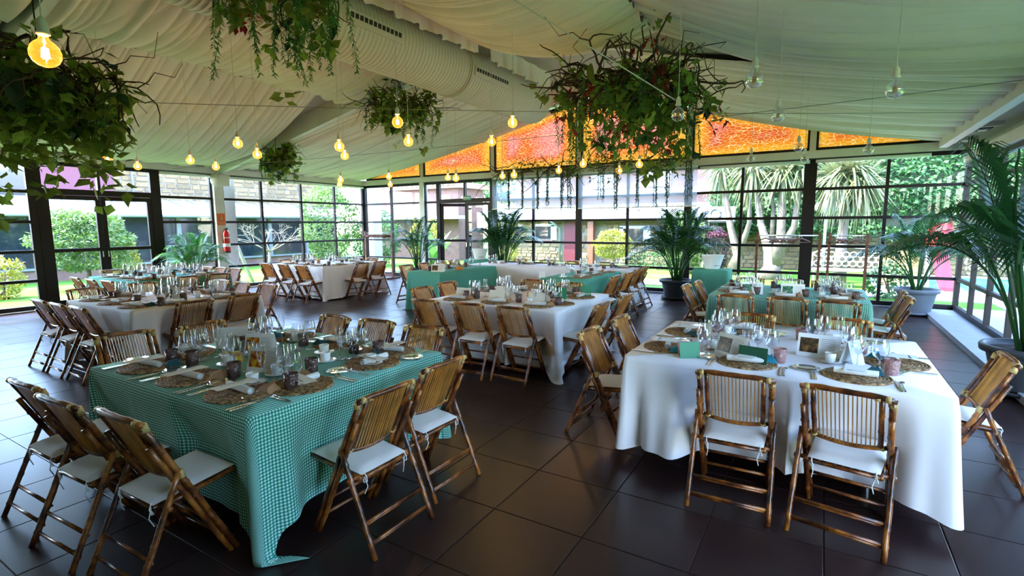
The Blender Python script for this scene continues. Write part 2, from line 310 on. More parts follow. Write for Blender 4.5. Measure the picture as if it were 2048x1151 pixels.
# ------------------------------------------------------------------ room shell
XL, XR, YB, YF = -12.87, 2.126, 12.03, -4.0
RX, RZ, RS = -5.2, 4.6, 0.2
def roof_z(x): return RZ - RS*abs(x-RX)
M1, M2, M3, M4, MT = 2.272, 1.703, 1.142, 0.584, 2.86
def build_floor():
    fl = struct('floor', MB().span((XL-0.1, YF, -0.12), (XR+0.1, YB+0.1, -0.006)).mesh('floor', M['grout']))
    T = 0.535; g = 0.0022
    top = MB()
    a = T/2-g; b = a-0.003
    top.add([(-a,-a,-0.008),(a,-a,-0.008),(a,a,-0.008),(-a,a,-0.008),(-a,-a,-0.002),(a,-a,-0.002),(a,a,-0.002),(-a,a,-0.002),(-b,-b,0),(b,-b,0),(b,b,0),(-b,b,0)],
            [(0,1,5,4),(1,2,6,5),(2,3,7,6),(3,0,4,7),(4,5,9,8),(5,6,10,9),(6,7,11,10),(7,4,8,11),(8,9,10,11)])
    tile = top.mesh('floor_tile', M['tile'])
    fwx, fwy = -math.sin(R(31.1)), math.cos(R(31.1)); cells = []
    i0 = int((XL-0.095)/T)-1; i1 = int((XR-0.095)/T)+1
    for i in range(i0, i1+1):
        for j in range(-12, 19):
            x = 0.095+(i+0.5)*T; y = 2.30+(j+0.5)*T
            if x-T/2 < XL-0.05 or x+T/2 > XR+0.2 or y+T/2 > YB+0.2 or y-T/2 < YF-0.1: continue
            d = x*fwx+y*fwy; s = x*fwy-y*fwx
            cells.append((0 if (d > 1.4 and abs(s) < d*1.12+0.4) else 1, math.hypot(x, y), x, y))
    cells.sort()
    rest = MB()
    for k, (vis, _, x, y) in enumerate(cells):
        if k < 300: link('tile', tile, fl, (x, y, 0.0))
        else: rest.add([(v[0]+x, v[1]+y, v[2]) for v in top.v], top.f)
    stuff(link('far_tiles', rest.mesh('far_tiles', M['tile']), fl))
build_floor()
W_N = [0]
def wall_frame(along, pos, s0, s1, mull, heights, zt=MT, zb=0.02, t=0.05, depth=0.07, post0=0.05, post1=0.05, mw=0.055, hide=None, rail=0.055):
    """along 'x' or 'y'; a glazed bay with one mesh for each bar and each pane"""
    W_N[0] += 1
    w = struct('window_%d' % W_N[0], None)
    def P(s, z, d=0.0): return (s, pos+d, z) if along == 'x' else (pos+d, s, z)
    def bar(name, sa, sb, za, zb_, dep=depth):
        m = MB(); a = P(sa, za, -dep/2); b = P(sb, zb_, dep/2); m.span(a, b); return link(name, m.mesh(name, M['frame']), w)
    bar('post', s0, s0+post0, zb-0.02, zt); bar('post', s1-post1, s1, zb-0.02, zt)
    bar('head_rail', s0+post0, s1-post1, zt-0.07, zt); bar('bottom_rail', s0+post0, s1-post1, zb-0.02, zb+0.09)
    edges = [s0+post0]+[v for m in mull for v in (m-mw/2, m+mw/2)]+[s1-post1]
    for m in mull: bar('mullion', m-mw/2, m+mw/2, zb+0.09, zt-0.07)
    zs = [zb+0.09]+[v for h in sorted(heights) for v in (h-rail/2, h+rail/2)]+[zt-0.07]
    for i in range(0, len(edges), 2):
        for h in heights: bar('glazing_bar', edges[i], edges[i+1], h-rail/2, h+rail/2, depth*0.9)
        for j in range(0, len(zs), 2):
            m = MB(); a = P(edges[i]-0.005, zs[j]-0.005, -0.004); b = P(edges[i+1]+0.005, zs[j+1]+0.005, -0.001); m.span(a, b)
            m2 = MB(); 
            q = [P(edges[i], zs[j]), P(edges[i+1], zs[j]), P(edges[i+1], zs[j+1]), P(edges[i], zs[j+1])]
            m2.add(q, [(0, 1, 2, 3)]); link('pane', m2.mesh('pane', M['pane']), w)
    return w
ROWS = [M1, M2, M3, M4]
# left side, running away from the camera
wall_frame('y', XL, -1.2, 2.35, [0.0, 1.2], ROWS)  # out-of-view bay, length chosen to light the front gingham table
wall_frame('y', XL, 2.50, 3.80, [], ROWS, post1=0.12)
wall_frame('y', XL, 5.87, 7.12, [], ROWS, post0=0.1)
wall_frame('y', XL, 7.36, 11.97, [8.42, 9.64, 10.82], ROWS)
def double_door(n, along, pos, s0, s1, mid, leaf_open=None):
    d = struct('door_%d' % n, None)
    def P(s, z, q=0.0): return (s, pos+q, z) if along == 'x' else (pos+q, s, z)
    def bar(name, sa, sb, za, zb_, dep=0.09, parent=d):
        m = MB(); m.span(P(sa, za, -dep/2), P(sb, zb_, dep/2)); return link(name, m.mesh(name, M['frame']), parent)
    def pane(sa, sb, za, zb_, parent=d):
        m = MB(); m.add([P(sa, za), P(sb, za), P(sb, zb_), P(sa, zb_)], [(0, 1, 2, 3)]); link('pane', m.mesh('pane', M['pane']), parent)
    bar('jamb', s0, s0+0.1, 0, MT); bar('jamb', s1-0.1, s1, 0, MT); bar('transom', s0+0.1, s1-0.1, M1-0.04, M1+0.075); bar('head_rail', s0+0.1, s1-0.1, MT-0.07, MT)
    bar('transom_mullion', mid-0.025, mid+0.025, M1+0.075, MT-0.07)
    pane(s0+0.1, mid-0.025, M1+0.075, MT-0.07); pane(mid+0.025, s1-0.1, M1+0.075, MT-0.07)
    for k, (a, b) in enumerate(((s0+0.105, mid-0.004), (mid+0.004, s1-0.105))):
        hinge = a if k == 0 else b
        leaf = link('leaf', None, d, P(hinge, 0))
        ang = 0.0
        if leaf_open and leaf_open[k]: ang = leaf_open[k]
        leaf.rotation_euler = (0, 0, ang)
        def L(s, z, q=0.0): return (s-hinge, q, z) if along == 'x' else (q, s-hinge, z)
        def lb(name, sa, sb, za, zb_, dep=0.055, mt='frame'):
            m = MB(); m.span(L(sa, za, -dep/2), L(sb, zb_, dep/2)); return link(name, m.mesh(name, M[mt]), leaf)
        lb('stile', a, a+0.085, 0.02, M1-0.045); lb('stile', b-0.085, b, 0.02, M1-0.045); lb('rail', a+0.085, b-0.085, 0.02, 0.16); lb('rail', a+0.085, b-0.085, M1-0.13, M1-0.045); lb('rail', a+0.085, b-0.085, M3-0.035, M3+0.035)
        for za, zb_ in ((0.16, M3-0.035), (M3+0.035, M1-0.13)):
            m = MB(); m.add([L(a+0.085, za), L(b-0.085, za), L(b-0.085, zb_), L(a+0.085, zb_)], [(0, 1, 2, 3)]); link('pane', m.mesh('pane', M['pane']), leaf)
        hs = b-0.045 if k == 0 else a+0.045
        lb('handle', hs-0.012, hs+0.012, 0.98, 1.10, 0.10, 'steel')
    return d
double_door(1, 'y', XL, 3.80, 5.87, 4.82)
# back (gable) side
wall_frame('x', YB, -12.80, -10.43, [-11.65], ROWS)
wall_frame('x', YB, -10.27, -9.78, [], ROWS, post0=0.03)
double_door(2, 'x', YB, -9.80, -7.83, -8.80, (R(38), None))
wall_frame('x', YB, -7.83, -5.28, [-6.58], ROWS, post0=0.10, post1=0.08)
wall_frame('x', YB, -5.28, -2.63, [-4.02], ROWS, post0=0.08, post1=0.08)
wall_frame('x', YB, -2.63, -0.27, [-1.52], ROWS, post0=0.08, post1=0.12)
wall_frame('x', YB, -0.27, 2.15, [0.98], ROWS, post0=0.10, post1=0.06)
# right side
wall_frame('y', XR, 7.0, 12.0, [7.9, 8.9, 9.92, 10.93], ROWS, zt=2.62, mw=0.045)
wall_frame('y', XR, 1.9, 6.95, [3.0, 4.0, 5.0, 6.0], ROWS, zt=2.62, mw=0.045)
wall_frame('y', XR, -0.2, 1.85, [0.8], ROWS, zt=2.62, mw=0.045)  # unseen bay, shortened to dim the front white cloth
# solid wall behind the photographer and unseen side walls added to darken the foreground
struct('wall_front', MB().span((XL-0.1, YF-0.15, 0), (XR+0.1, YF, 4.7)).mesh('wall_front', M['plaster']))
struct('wall_left_blocker', MB().span((XL-0.06, YF, 0), (XL+0.06, -1.21, 2.87)).mesh('wall_left_blocker', M['plaster']))
struct('wall_right_blocker', MB().span((XR-0.06, YF, 0), (XR+0.06, -0.22, 2.87)).mesh('wall_right_blocker', M['plaster']))
# cream columns
def trim(n, a, b, m='white_metal'): return struct('trim_%d' % n, MB().span(a, b).mesh('trim', M[m]))
TN = 0
def TR(a, b, m='white_metal'):
    global TN; TN += 1; return trim(TN, a, b, m)
TR((XL-0.1, 7.125, 0), (XL+0.12, 7.355, 2.87)); TR((XL-0.1, 2.355, 0), (XL+0.12, 2.495, 2.87)); TR((XL-0.1, 11.975, 0), (XL+0.07, 12.1, 2.87), 'frame')
TR((-10.425, YB-0.1, 0), (-10.275, YB+0.1, 2.87))
# eaves beams
TR((XL-0.12, YF, 2.865), (XL+0.16, YB+0.12, 3.01)); TR((XL+0.16, YB-0.16, 2.865), (XR, YB+0.12, 3.01))
TR((1.66, YF, 2.90), (1.78, YB-0.16, 3.06)); TR((2.02, YF, 2.62), (2.2, YB-0.16, 2.78))
# flat ceiling over the glazed side aisle with its cross bars
c = struct('ceiling_aisle', MB().span((1.78, YF, 2.96), (XR+0.1, YB, 3.02)).mesh('ceiling_aisle', M['roofliner']))
for y in (0.6, 2.4, 4.2, 6.0, 7.8, 9.6, 11.0): link('cross_bar', MB().span((1.78, y-0.03, 2.90), (2.02, y+0.03, 2.96)).mesh('cross_bar', M['white_metal']), c)
lamp = thing('ceiling_spotlight', 'small square downlight set into the flat ceiling beside the sloping drape', 'light', (1.90, 10.1, 2.955))
link('housing', MB().box((0, 0, -0.012), (0.17, 0.30, 0.024)).mesh('housing', M['black']), lamp); link('lens', MB().box((0, 0, -0.03), (0.10, 0.14, 0.012)).mesh('lens', M['sign_white']), lamp)
# grey kerb inside the right side, dark sill along the others
struct('trim_kerb', MB().span((1.60, YF, 0), (1.74, YB-0.12, 0.07)).span((1.74, YF, 0), (2.09, YB-0.12, 0.03)).mesh('kerb', M['kerb']))
struct('baseboard_left', MB().span((XL-0.05, YF, 0), (XL+0.10, 3.8, 0.03)).span((XL-0.05, 5.87, 0), (XL+0.10, YB, 0.03)).mesh('sill', M['kerb']))
struct('baseboard_back', MB().span((-7.83, YB-0.12, 0), (1.6, YB+0.05, 0.03)).mesh('sill', M['kerb']))
# roof shell: two slopes, rafters
def slope(name, xa, xb, o):
    m = MB()
    for y in (YF-0.15, YB+0.25):
        for dz in (0.10, 0.30): m.v.extend([(xa, y, roof_z(xa)+dz), (xb, y, roof_z(xb)+dz)])
    m.f = [(0, 1, 5, 4), (2, 6, 7, 3), (0, 4, 6, 2), (1, 3, 7, 5), (0, 2, 3, 1), (4, 5, 7, 6)]
    return struct(name, m.mesh(name, M['roofliner']))
slope('ceiling_slope_left', XL-0.35, RX, 0); slope('ceiling_slope_right', RX, XR+0.3, 0)
struct('trim_eaves_board', MB().span((XL-0.12, YF, 3.01), (XL-0.06, YB+0.1, 3.3)).mesh('eaves', M['white_metal']))
struct('trim_eaves_board_right', MB().span((XR+0.1, YF, 2.6), (XR+0.16, YB+0.1, 3.4)).mesh('eaves', M['white_metal']))
for k, y in enumerate((-2.4, 2.41, 7.22)):
    m = MB()
    for xa, xb in ((XL+0.1, RX), (RX, 1.72)):
        A = []
        for yy in (y-0.055, y+0.055):
            for dz in ((-0.26 if xa < RX-1 else -0.06), 0.10): A += [(xa, yy, roof_z(xa)+dz), (xb, yy, roof_z(xb)+dz)]
        m.add(A, [(0, 1, 5, 4), (2, 6, 7, 3), (0, 4, 6, 2), (1, 3, 7, 5), (0, 2, 3, 1), (4, 5, 7, 6)])
    struct('trim_rafter_%d' % (k+1), m.mesh('rafter', M['white_metal']))
# gable: cream studs, dark frames, orange crackled panels
gx = [-12.75, -10.35, -7.83, -5.28, -2.63, -0.27, 2.0]
gab = struct('wall_gable', None)
for i in range(6):
    xa, xb = gx[i]+0.075, gx[i+1]-0.075
    zb0 = 3.05; nx, nz = 28, 12
    zt = lambda x: max(zb0+0.02, roof_z(x)-0.02)
    V, Q, UV = [], [], []
    for j in range(nz+1):
        for k in range(nx+1):
            x = xa+(xb-xa)*k/nx; t = zt(x); z = zb0+(t-zb0)*j/nz
            V.append((x, YB, z)); d = min((x-xa), (xb-x), (z-zb0)*1.6, (t-z)*1.6)
            s = min(1.0, d/0.55); UV.append((s*s*(3-2*s), 0))
    for j in range(nz):
        for k in range(nx):
            a = j*(nx+1)+k; Q.append((a, a+1, a+nx+2, a+nx+1))
    link('gable_pane', np_mesh('gable_pane', V, Q, M['orange'], False, UV), gab)
    m = MB()
    m.span((xa-0.02, YB-0.04, zb0-0.04), (xb+0.02, YB+0.04, zb0+0.025))
    m.add([(xa, YB-0.04, zt(xa)-0.03), (xb, YB-0.04, zt(xb)-0.03), (xb, YB+0.04, zt(xb)-0.03), (xa, YB+0.04, zt(xa)-0.03), (xa, YB-0.04, zt(xa)+0.06), (xb, YB-0.04, zt(xb)+0.06), (xb, YB+0.04, zt(xb)+0.06), (xa, YB+0.04, zt(xa)+0.06)], [(3,2,1,0),(4,5,6,7),(0,1,5,4),(1,2,6,5),(2,3,7,6),(3,0,4,7)])
    for x in (xa, xb): m.span((x-0.02, YB-0.04, zb0), (x+0.02, YB+0.04, max(zt(x), zb0+0.05)))
    link('gable_frame', m.mesh('gable_frame', M['frame']), gab)
for x in gx[1:-1]: link('gable_stud', MB().span((x-0.055, YB-0.06, 3.01), (x+0.055, YB+0.06, roof_z(x)+0.08)).mesh('gable_stud', M['white_metal']), gab)
# blind rails and the sheer roller blinds
for k, (xa, xb, zb_) in enumerate(((-7.80, -5.31, 2.02), (-5.25, -2.42, 1.99))):
    t = thing('roller_blind', ['sheer white roller blind half drawn beside the open glass door', 'sheer white roller blind half drawn above the palm and bucket stand'][k], 'blind', ((xa+xb)/2, YB-0.13, 0), 0, 'sheer blinds on the end windows')
    w = (xb-xa)/2
    m = MB(); m.add([(-w, 0, zb_), (w, 0, zb_), (w, 0, 2.84), (-w, 0, 2.84)], [(0, 1, 2, 3)])
    link('fabric', m.mesh('blind_fabric', M['blind']), t); link('bottom_bar', MB().box((0, 0, zb_), (2*w, 0.02, 0.025)).mesh('bottom_bar', M['sign_white']), t)
    link('roller', MB().tube([(-w, 0, 2.845), (w, 0, 2.845)], 0.025, 10).mesh('roller', M['sign_white'], True), t)
# rolled-up blinds along the other windows
def rolled(x0, y0, x1, y1, label):
    t = thing('rolled_blind', label, 'blind', (x0, y0, 2.80), 0, 'rolled-up blinds at the window heads')
    link('roll', MB().tube([(0, 0, 0), (x1-x0, y1-y0, 0)], 0.034, 10).mesh('roll', M['sign_white'], True), t)
rolled(XL+0.11, 5.95, XL+0.11, 7.08, 'white blind rolled up above the window beside the fire extinguisher column')
rolled(XL+0.11, 7.42, XL+0.11, 11.9, 'long white blind rolled up above the window past the fire extinguisher')
rolled(-2.38, YB-0.11, -0.3, YB-0.11, 'white blind rolled up above the window with the coat rails')
rolled(-0.2, YB-0.11, 1.58, YB-0.11, 'white blind rolled up above the window nearest the glazed corner')

# ------------------------------------------------------------------ draped ceiling
def lobes(s, g, u, v):
    pos = [-0.3]
    while pos[-1] < 6.5: pos.append(pos[-1]+g.choice([0.06, 0.08, 0.10, 0.13, 0.17, 0.24])*g.uniform(0.85, 1.15))
    pos = np.array(pos); dep = g.uniform(0.35, 1.0, len(pos)); sp = np.diff(pos)
    k = np.clip(np.searchsorted(pos, s)-1, 0, len(sp)-1); t = (s-pos[k])/sp[k]
    return np.sqrt(np.maximum(0, 1-(2*t-1)**2))*np.minimum(sp[k], 0.16)*dep[k]
def fold(y, lams, amps, phs, sharp=0.7):
    o = np.zeros_like(y)
    for l, a, p in zip(lams, amps, phs): o += a*(np.abs(np.sin(PI*y/l+p))**sharp)
    return o
def drape(name, label, a, b, ya, yb, sag, amp=0.075, nu=36, per_m=110, ya_f=None, yb_f=None, seed=0, gather=0.0):
    g = np.random.default_rng(seed); nv = int((yb-ya)*per_m)
    u = np.linspace(0, 1, nu+1)[:, None]; v = np.linspace(0, 1, nv+1)[None, :]
    Ya = ya if ya_f is None else ya_f(u); Yb = yb if yb_f is None else yb_f(u)
    Y = Ya+(Yb-Ya)*v + 0*u
    s = v*(yb-ya)
    base = u*0.25*np.sin(v*7+seed)
    F = fold(s+base*0.25, (0.17, 0.29, 0.11), (0.7, 0.6, 0.35), g.uniform(0, 6, 3), 0.5)
    F2 = fold(s+0.35*u*np.sin(seed+3*v), (0.47, 0.23), (0.9, 0.5), g.uniform(0, 6, 2), 0.5)
    sag = sag*(0.40+0.60*np.minimum(1, np.minimum(v, 1-v)*(yb-ya)/1.1)**0.6)
    X = a[0]+(b[0]-a[0])*u + 0*v
    env = 0.55+0.9*u*(1-u)*2
    Z = a[1]+(b[1]-a[1])*u - sag*4*u*(1-u) - (amp/0.075)*(0.62*lobes(s+0.10*np.sin(2.6*u+seed)+0.05*u*np.sin(5*v+seed), g, u, v)*(0.75+0.5*u)+0.035*F2*4*u*(1-u)) + 0.02
    V = np.stack([X, Y, Z], -1).reshape(-1, 3)
    i = np.arange(nu)[:, None]*(nv+1)+np.arange(nv)[None, :]
    Q = np.stack([i, i+1, i+nv+2, i+nv+1], -1).reshape(-1, 4)
    return tag(link(name, np_mesh(name, V, Q, M['drape'])), label, 'drape', 'ceiling drapes')
HEM, PK = (-8.0, 3.97), (-1.85, 3.92); EL, ER = (-12.72, 3.06), (1.70, 3.07); DL, DR = (-5.72, 4.42), (-4.62, 4.36)
drape('ceiling_drape', 'pleated ivory drape sagging from its straight hem down to the left eaves, middle bay', HEM, EL, 2.5, 7.15, 0.30, yb_f=lambda u: 6.45+0.68*np.minimum(1, u*1.6), seed=1)
drape('ceiling_drape', 'ivory swag between the duct and the pleated hem, middle bay', DL, HEM, 2.5, 7.1, 0.16, seed=2)
drape('ceiling_drape', 'ivory swag between duct frill and the drape peak, above the big hanging plant', DR, PK, 2.5, 6.95, 0.34, amp=0.085, yb_f=lambda u: 6.95-0.45*u, seed=3)
drape('ceiling_drape', 'broad ivory drape with close folds over the right-hand tables, middle bay', PK, ER, 2.5, 7.2, 0.17, amp=0.072, ya_f=lambda u: 2.5+0*u, yb_f=lambda u: 6.55+0.65*np.minimum(1, u*3), seed=4)
drape('ceiling_drape', 'ivory drape running down to the left eaves beside the orange gable', (-5.9, 4.34), EL, 7.30, 11.9, 0.15, seed=5, nu=60)
drape('ceiling_drape', 'ivory drape meeting the right end of the orange gable', (-2.5, 4.02), ER, 7.22, 11.9, 0.10, amp=0.07, seed=6)
drape('ceiling_drape', 'dim ivory drape over the near left corner of the hall', HEM, EL, -2.3, 2.3, 0.28, seed=7, per_m=60)
drape('ceiling_drape', 'dim ivory swag beside the duct in the near bay', DL, HEM, -2.3, 2.3, 0.16, seed=8, per_m=60)
drape('ceiling_drape', 'dim ivory swag beyond the duct in the near bay', DR, PK, -2.3, 2.3, 0.3, seed=9, per_m=60)
drape('ceiling_drape', 'ivory drape overhead at the right of the near bay', PK, ER, -2.3, 2.45, 0.17, amp=0.055, seed=10, per_m=60)
# pleated frill beside the duct
def frill(ya, yb, label):
    n = int((yb-ya)/0.02); ys = np.linspace(ya, yb, n+1)
    ph = np.cumsum(rng.uniform(0.15, 0.42, n+1)); off = np.tanh(3*np.sin(ph))*0.028
    rows = []
    for t in np.linspace(0, 1, 5): rows.append(np.stack([-4.55+off*(0.4+0.8*t)+0.02*t, ys+0*ys, 4.40-0.30*t-0.015*np.sin(ph*2)*t], -1))
    V = np.stack(rows).reshape(-1, 3); i = np.arange(4)[:, None]*(n+1)+np.arange(n)[None, :]
    Q = np.stack([i, i+1, i+n+2, i+n+1], -1).reshape(-1, 4)
    tag(link('pleated_frill', np_mesh('pleated_frill', V, Q, M['drape'])), label, 'frill')
frill(2.3, 6.6, 'pleated ivory frill running along the top of the air duct'); frill(6.9, 9.0, 'short pleated ivory frill by the far end of the air duct')

# ------------------------------------------------------------------ air duct
def duct():
    t = thing('air_duct', 'large cream spiral air duct hanging under the ridge of the roof', 'duct', (RX, 0, 4.05))
    r = 0.41
    secs = [(-3.0, 0.2), (0.26, 4.18), (4.24, 6.74), (6.80, 9.45)]
    for a, b in secs:
        m = MB(); n = 40; ys = []
        y = a; 
        while y < b-0.03:
            ys += [(y, r), (y+0.052, r), (y+0.056, r+0.004), (y+0.064, r+0.004)]; y += 0.068
        ys.append((b, r))
        pr = [(rr, yy) for yy, rr in ys]
        bidx = len(m.v)
        for rr, yy in pr:
            for j in range(n):
                th = 2*PI*j/n; m.v.append((rr*math.cos(th), yy, rr*math.sin(th)))
        for i in range(len(pr)-1):
            for j in range(n):
                j2 = (j+1) % n; m.f.append((i*n+j, (i+1)*n+j, (i+1)*n+j2, i*n+j2))
        link('duct_section', m.mesh('duct_section', M['duct'], True), t)
    for y in (0.23, 4.21, 6.77):
        m = MB()
        for dy in (-0.026, 0.026):
            m.tube([(math.cos(a)*(r+0.004), y+dy, math.sin(a)*(r+0.004)) for a in np.linspace(0, 2*PI, 41)], 0.016, 6, False)
        link('flange', m.mesh('flange', M['duct'], True), t)
    m = MB(); prof = [(r, 9.45), (r*0.98, 9.50), (r*0.85, 9.56), (r*0.45, 9.60), (0.01, 9.61)]
    for rr, yy in prof:
        for j in range(40): th = 2*PI*j/40; m.v.append((rr*math.cos(th), yy, rr*math.sin(th)))
    for i in range(4):
        for j in range(40): j2 = (j+1) % 40; m.f.append((i*40+j, (i+1)*40+j, (i+1)*40+j2, i*40+j2))
    link('end_cap', m.mesh('end_cap', M['duct'], True), t)
    for ya, yb in ((4.34, 5.24), (6.86, 7.86), (1.0, 1.9)):
        th = R(-8); rr = r+0.012
        g = link('grille', None, t, (math.cos(th)*rr, (ya+yb)/2, math.sin(th)*rr), (0, -th, 0))
        L = yb-ya
        link('plate', MB().box((0, 0, 0), (0.012, L, 0.15)).mesh('plate', M['duct']), g)
        k = int(L/0.075)
        for i in range(k): link('slot', MB().box((0.007, -L/2+0.06+i*(L-0.12)/(k-1), 0.02), (0.006, 0.050, 0.055)).mesh('slot', M['black']), g)
    for y in (1.2, 3.4, 5.6, 7.9): link('hanger', MB().tube([(0, y, r), (0, y, 0.62)], 0.006, 6).mesh('hanger', M['cable']), t)
duct()
# ------------------------------------------------------------------ tables and cloths
ZT = 0.73
def cloth(rect, zt, hem, mt, seed, label, cat='tablecloth', corner=0.16, flare=0.05, amp=1.0, tail=None, name='tablecloth', push=()):
    x0, x1, y0, y1 = rect; g = np.random.default_rng(seed); rc = 0.035
    per = []                                             # (base x, base y, normal angle, corner weight, arc length)
    def edge(ax, ay, bx, by, ang):
        n = max(12, int(math.hypot(bx-ax, by-ay)/0.022))
        for i in range(n): t = i/n; per.append((ax+(bx-ax)*t, ay+(by-ay)*t, ang, None))
    def corn(cx, cy_, a0, which):
        for i in range(13): a = a0+PI/2*i/13; per.append((cx+rc*math.cos(a), cy_+rc*math.sin(a), a, which))
    edge(x0+rc, y0, x1-rc, y0, -PI/2); corn(x1-rc, y0+rc, -PI/2, 0); edge(x1, y0+rc, x1, y1-rc, 0); corn(x1-rc, y1-rc, 0, 1)
    edge(x1-rc, y1, x0+rc, y1, PI/2); corn(x0+rc, y1-rc, PI/2, 2); edge(x0, y1-rc, x0, y0+rc, PI); corn(x0+rc, y0+rc, PI, 3)
    P = np.array([(p[0], p[1], p[2]) for p in per]); n = len(per)
    cor = [(x1, y0), (x1, y1), (x0, y1), (x0, y0)]
    dc = np.stack([np.hypot(P[:, 0]-c[0], P[:, 1]-c[1]) for c in cor]); near = dc.argmin(0); dm = dc.min(0)
    w = np.exp(-(dm/0.10)**2)                            # closeness to a corner
    s = np.concatenate([[0], np.cumsum(np.hypot(*np.diff(P[:, :2], axis=0).T))]); tot = s[-1]+0.02
    folds = np.zeros(n)
    for lam, a in ((0.62, 0.014), (0.37, 0.010), (0.21, 0.006)):
        k = max(1, round(tot/lam)); folds += a*np.sin(2*PI*k*s/tot+g.uniform(0, 6))
    folds *= amp*(0.6+0.8*np.sin(2*PI*s/tot*3+g.uniform(0, 6))**2)
    cf = np.zeros(n)
    for c in range(4):
        d = np.where(near == c, dm, 9); sg = np.sign(np.cos(P[:, 2]-(-PI/4+c*PI/2)) )
        cf += np.exp(-(d/0.05)**2)*0.040 - 0.026*np.exp(-((d-0.10)/0.035)**2) + 0.026*np.exp(-((d-0.19)/0.05)**2)
    d0 = zt-hem; L = d0*(1+corner*w)
    if tail: L = L+tail[1]*np.exp(-(np.where(near == tail[0], dm, 9)/0.075)**2)
    PD = np.zeros(n); PW = np.zeros(n)
    for ang, c, d in push:
        on = np.abs(np.angle(np.exp(1j*(P[:, 2]-ang)))) < 0.05
        q = np.abs((P[:, 0] if abs(math.sin(ang)) > 0.5 else P[:, 1])-c); wv = np.where(on, 1/(1+np.exp((q-0.265)/0.028)), 0); PD = np.maximum(PD, wv*d); PW = np.maximum(PW, wv)
    # normals, eased towards the diagonal near a corner so folds fan out
    nx, ny = np.cos(P[:, 2]), np.sin(P[:, 2])
    for c, dv in enumerate(((1, -1), (1, 1), (-1, 1), (-1, -1))):
        ww = np.where(near == c, np.exp(-(dm/0.16)**2), 0)*0.65
        nx = nx*(1-ww)+dv[0]*0.707*ww; ny = ny*(1-ww)+dv[1]*0.707*ww
    rows = 22; V = []; UV = []
    ucx, ucy = np.cos(P[:, 2]), np.sin(P[:, 2])
    for j in range(rows+1):
        t = j/rows; l = L*t
        out = flare*(t**1.2)*0.6 + (folds*(1-0.5*PW)+cf)*t**1.1 - PD*min(1.0, t/0.46)**1.15 + 0.010*min(1, t*8)
        z = zt-l*0.992
        over = np.maximum(0, 0.008-z)
        tx, ty = (tail[2] if tail else (0, 0))
        X = P[:, 0]+nx*(out+over*(0.0 if tail else 0.9))+over*tx; Y = P[:, 1]+ny*(out+over*(0.0 if tail else 0.9))+over*ty
        Z = np.maximum(z, 0.006+0.006*np.sin(s*40)*np.minimum(1, over*8)+ np.minimum(over*0.02, 0.004))
        Z = Z - (0.012 if j == 0 else 0)*0
        V.append(np.stack([X, Y, Z], -1)); UV.append(np.stack([P[:, 0]+ucx*l, P[:, 1]+ucy*l], -1))
    V = np.concatenate(V); UV = np.concatenate(UV)
    i = np.arange(rows)[:, None]*n+np.arange(n)[None, :]; i2 = np.arange(rows)[:, None]*n+(np.arange(n)[None, :]+1) % n
    Q = np.stack([i+n, i2+n, i2, i], -1).reshape(-1, 4)
    # top: a fan of quads towards a centre line
    top0 = len(V); cx, cy_ = (x0+x1)/2, (y0+y1)/2
    inner = np.stack([cx+(P[:, 0]-cx)*0.5, cy_+(P[:, 1]-cy_)*0.5, np.full(n, zt)], -1)
    ctr = np.array([[cx, cy_, zt]])
    V = np.concatenate([V, inner, ctr]); UV = np.concatenate([UV, inner[:, :2], ctr[:, :2]])
    k = np.arange(n); k2 = (k+1) % n
    Qt = np.stack([k, k2, top0+k2, top0+k], -1); Qc = np.stack([top0+k, top0+k2, np.full(n, top0+n), np.full(n, top0+n)], -1)
    Q = np.concatenate([Q, Qt]).tolist()
    me = bpy.data.meshes.new(name); tri = [(int(a), int(b), top0+n) for a, b in zip(top0+k, top0+k2)]
    me.from_pydata(V.tolist(), [], [tuple(q) for q in Q]+tri); me.materials.append(mt)
    me.polygons.foreach_set('use_smooth', [True]*len(me.polygons))
    l = me.uv_layers.new(name='UVMap'); idx = np.empty(len(me.loops), dtype=np.int32); me.loops.foreach_get('vertex_index', idx)
    l.data.foreach_set('uv', UV[idx].astype(np.float32).ravel()); me.update()
    return tag(link(name, me), label, cat)
def table(rect, zt, label):
    x0, x1, y0, y1 = rect; cx, cy_ = (x0+x1)/2, (y0+y1)/2; w, d = x1-x0-0.04, y1-y0-0.04
    t = thing('folding_table', label, 'table', (cx, cy_, 0))
    link('tabletop', MB().box((0, 0, zt-0.022), (w, d, 0.03)).mesh('tabletop', M['table_wood']), t)
    for sx in (-1, 1):
        for sy in (-1, 1): link('leg', MB().tube([(sx*(w/2-0.30), sy*(d/2-0.30), 0), (sx*(w/2-0.30), sy*(d/2-0.30), zt-0.037)], 0.016, 8).mesh('leg', M['steel']), t)
TAB = {  # rect, cloth material, hem height, short name used in labels
 'A': ((-3.88, -2.20, 1.305, 2.72), 'gingham', 0.15, 'front gingham table'),
 'B': ((-1.09, 0.63, 3.24, 4.70), 'white_cloth', 0.13, 'front white table'),
 'C': ((-7.70, -6.06, 2.44, 3.90), 'white_cloth', 0.06, 'window-side white table'),
 'D': ((-3.95, -2.25, 4.60, 6.10), 'white_cloth', 0.07, 'centre white table'),
 'F': ((-1.17, 0.50, 6.62, 8.05), 'gingham', 0.08, 'rear gingham table'),
 'G': ((-11.05, -9.30, 3.85, 5.40), 'green_cloth', 0.08, 'far-left green table'),
 'E': ((-10.95, -9.00, 7.20, 8.95), 'white_cloth', 0.03, 'far-corner white table'),
 'UL': ((-6.72, -5.90, 7.28, 9.14), 'green_cloth', 0.05, 'U-table left arm'),
 'UC': ((-6.72, -3.05, 9.27, 10.14), 'white_cloth', 0.08, 'U-table back row'),
 'UR': ((-3.93, -3.15, 7.40, 9.14), 'green_cloth', 0.06, 'U-table right arm')}
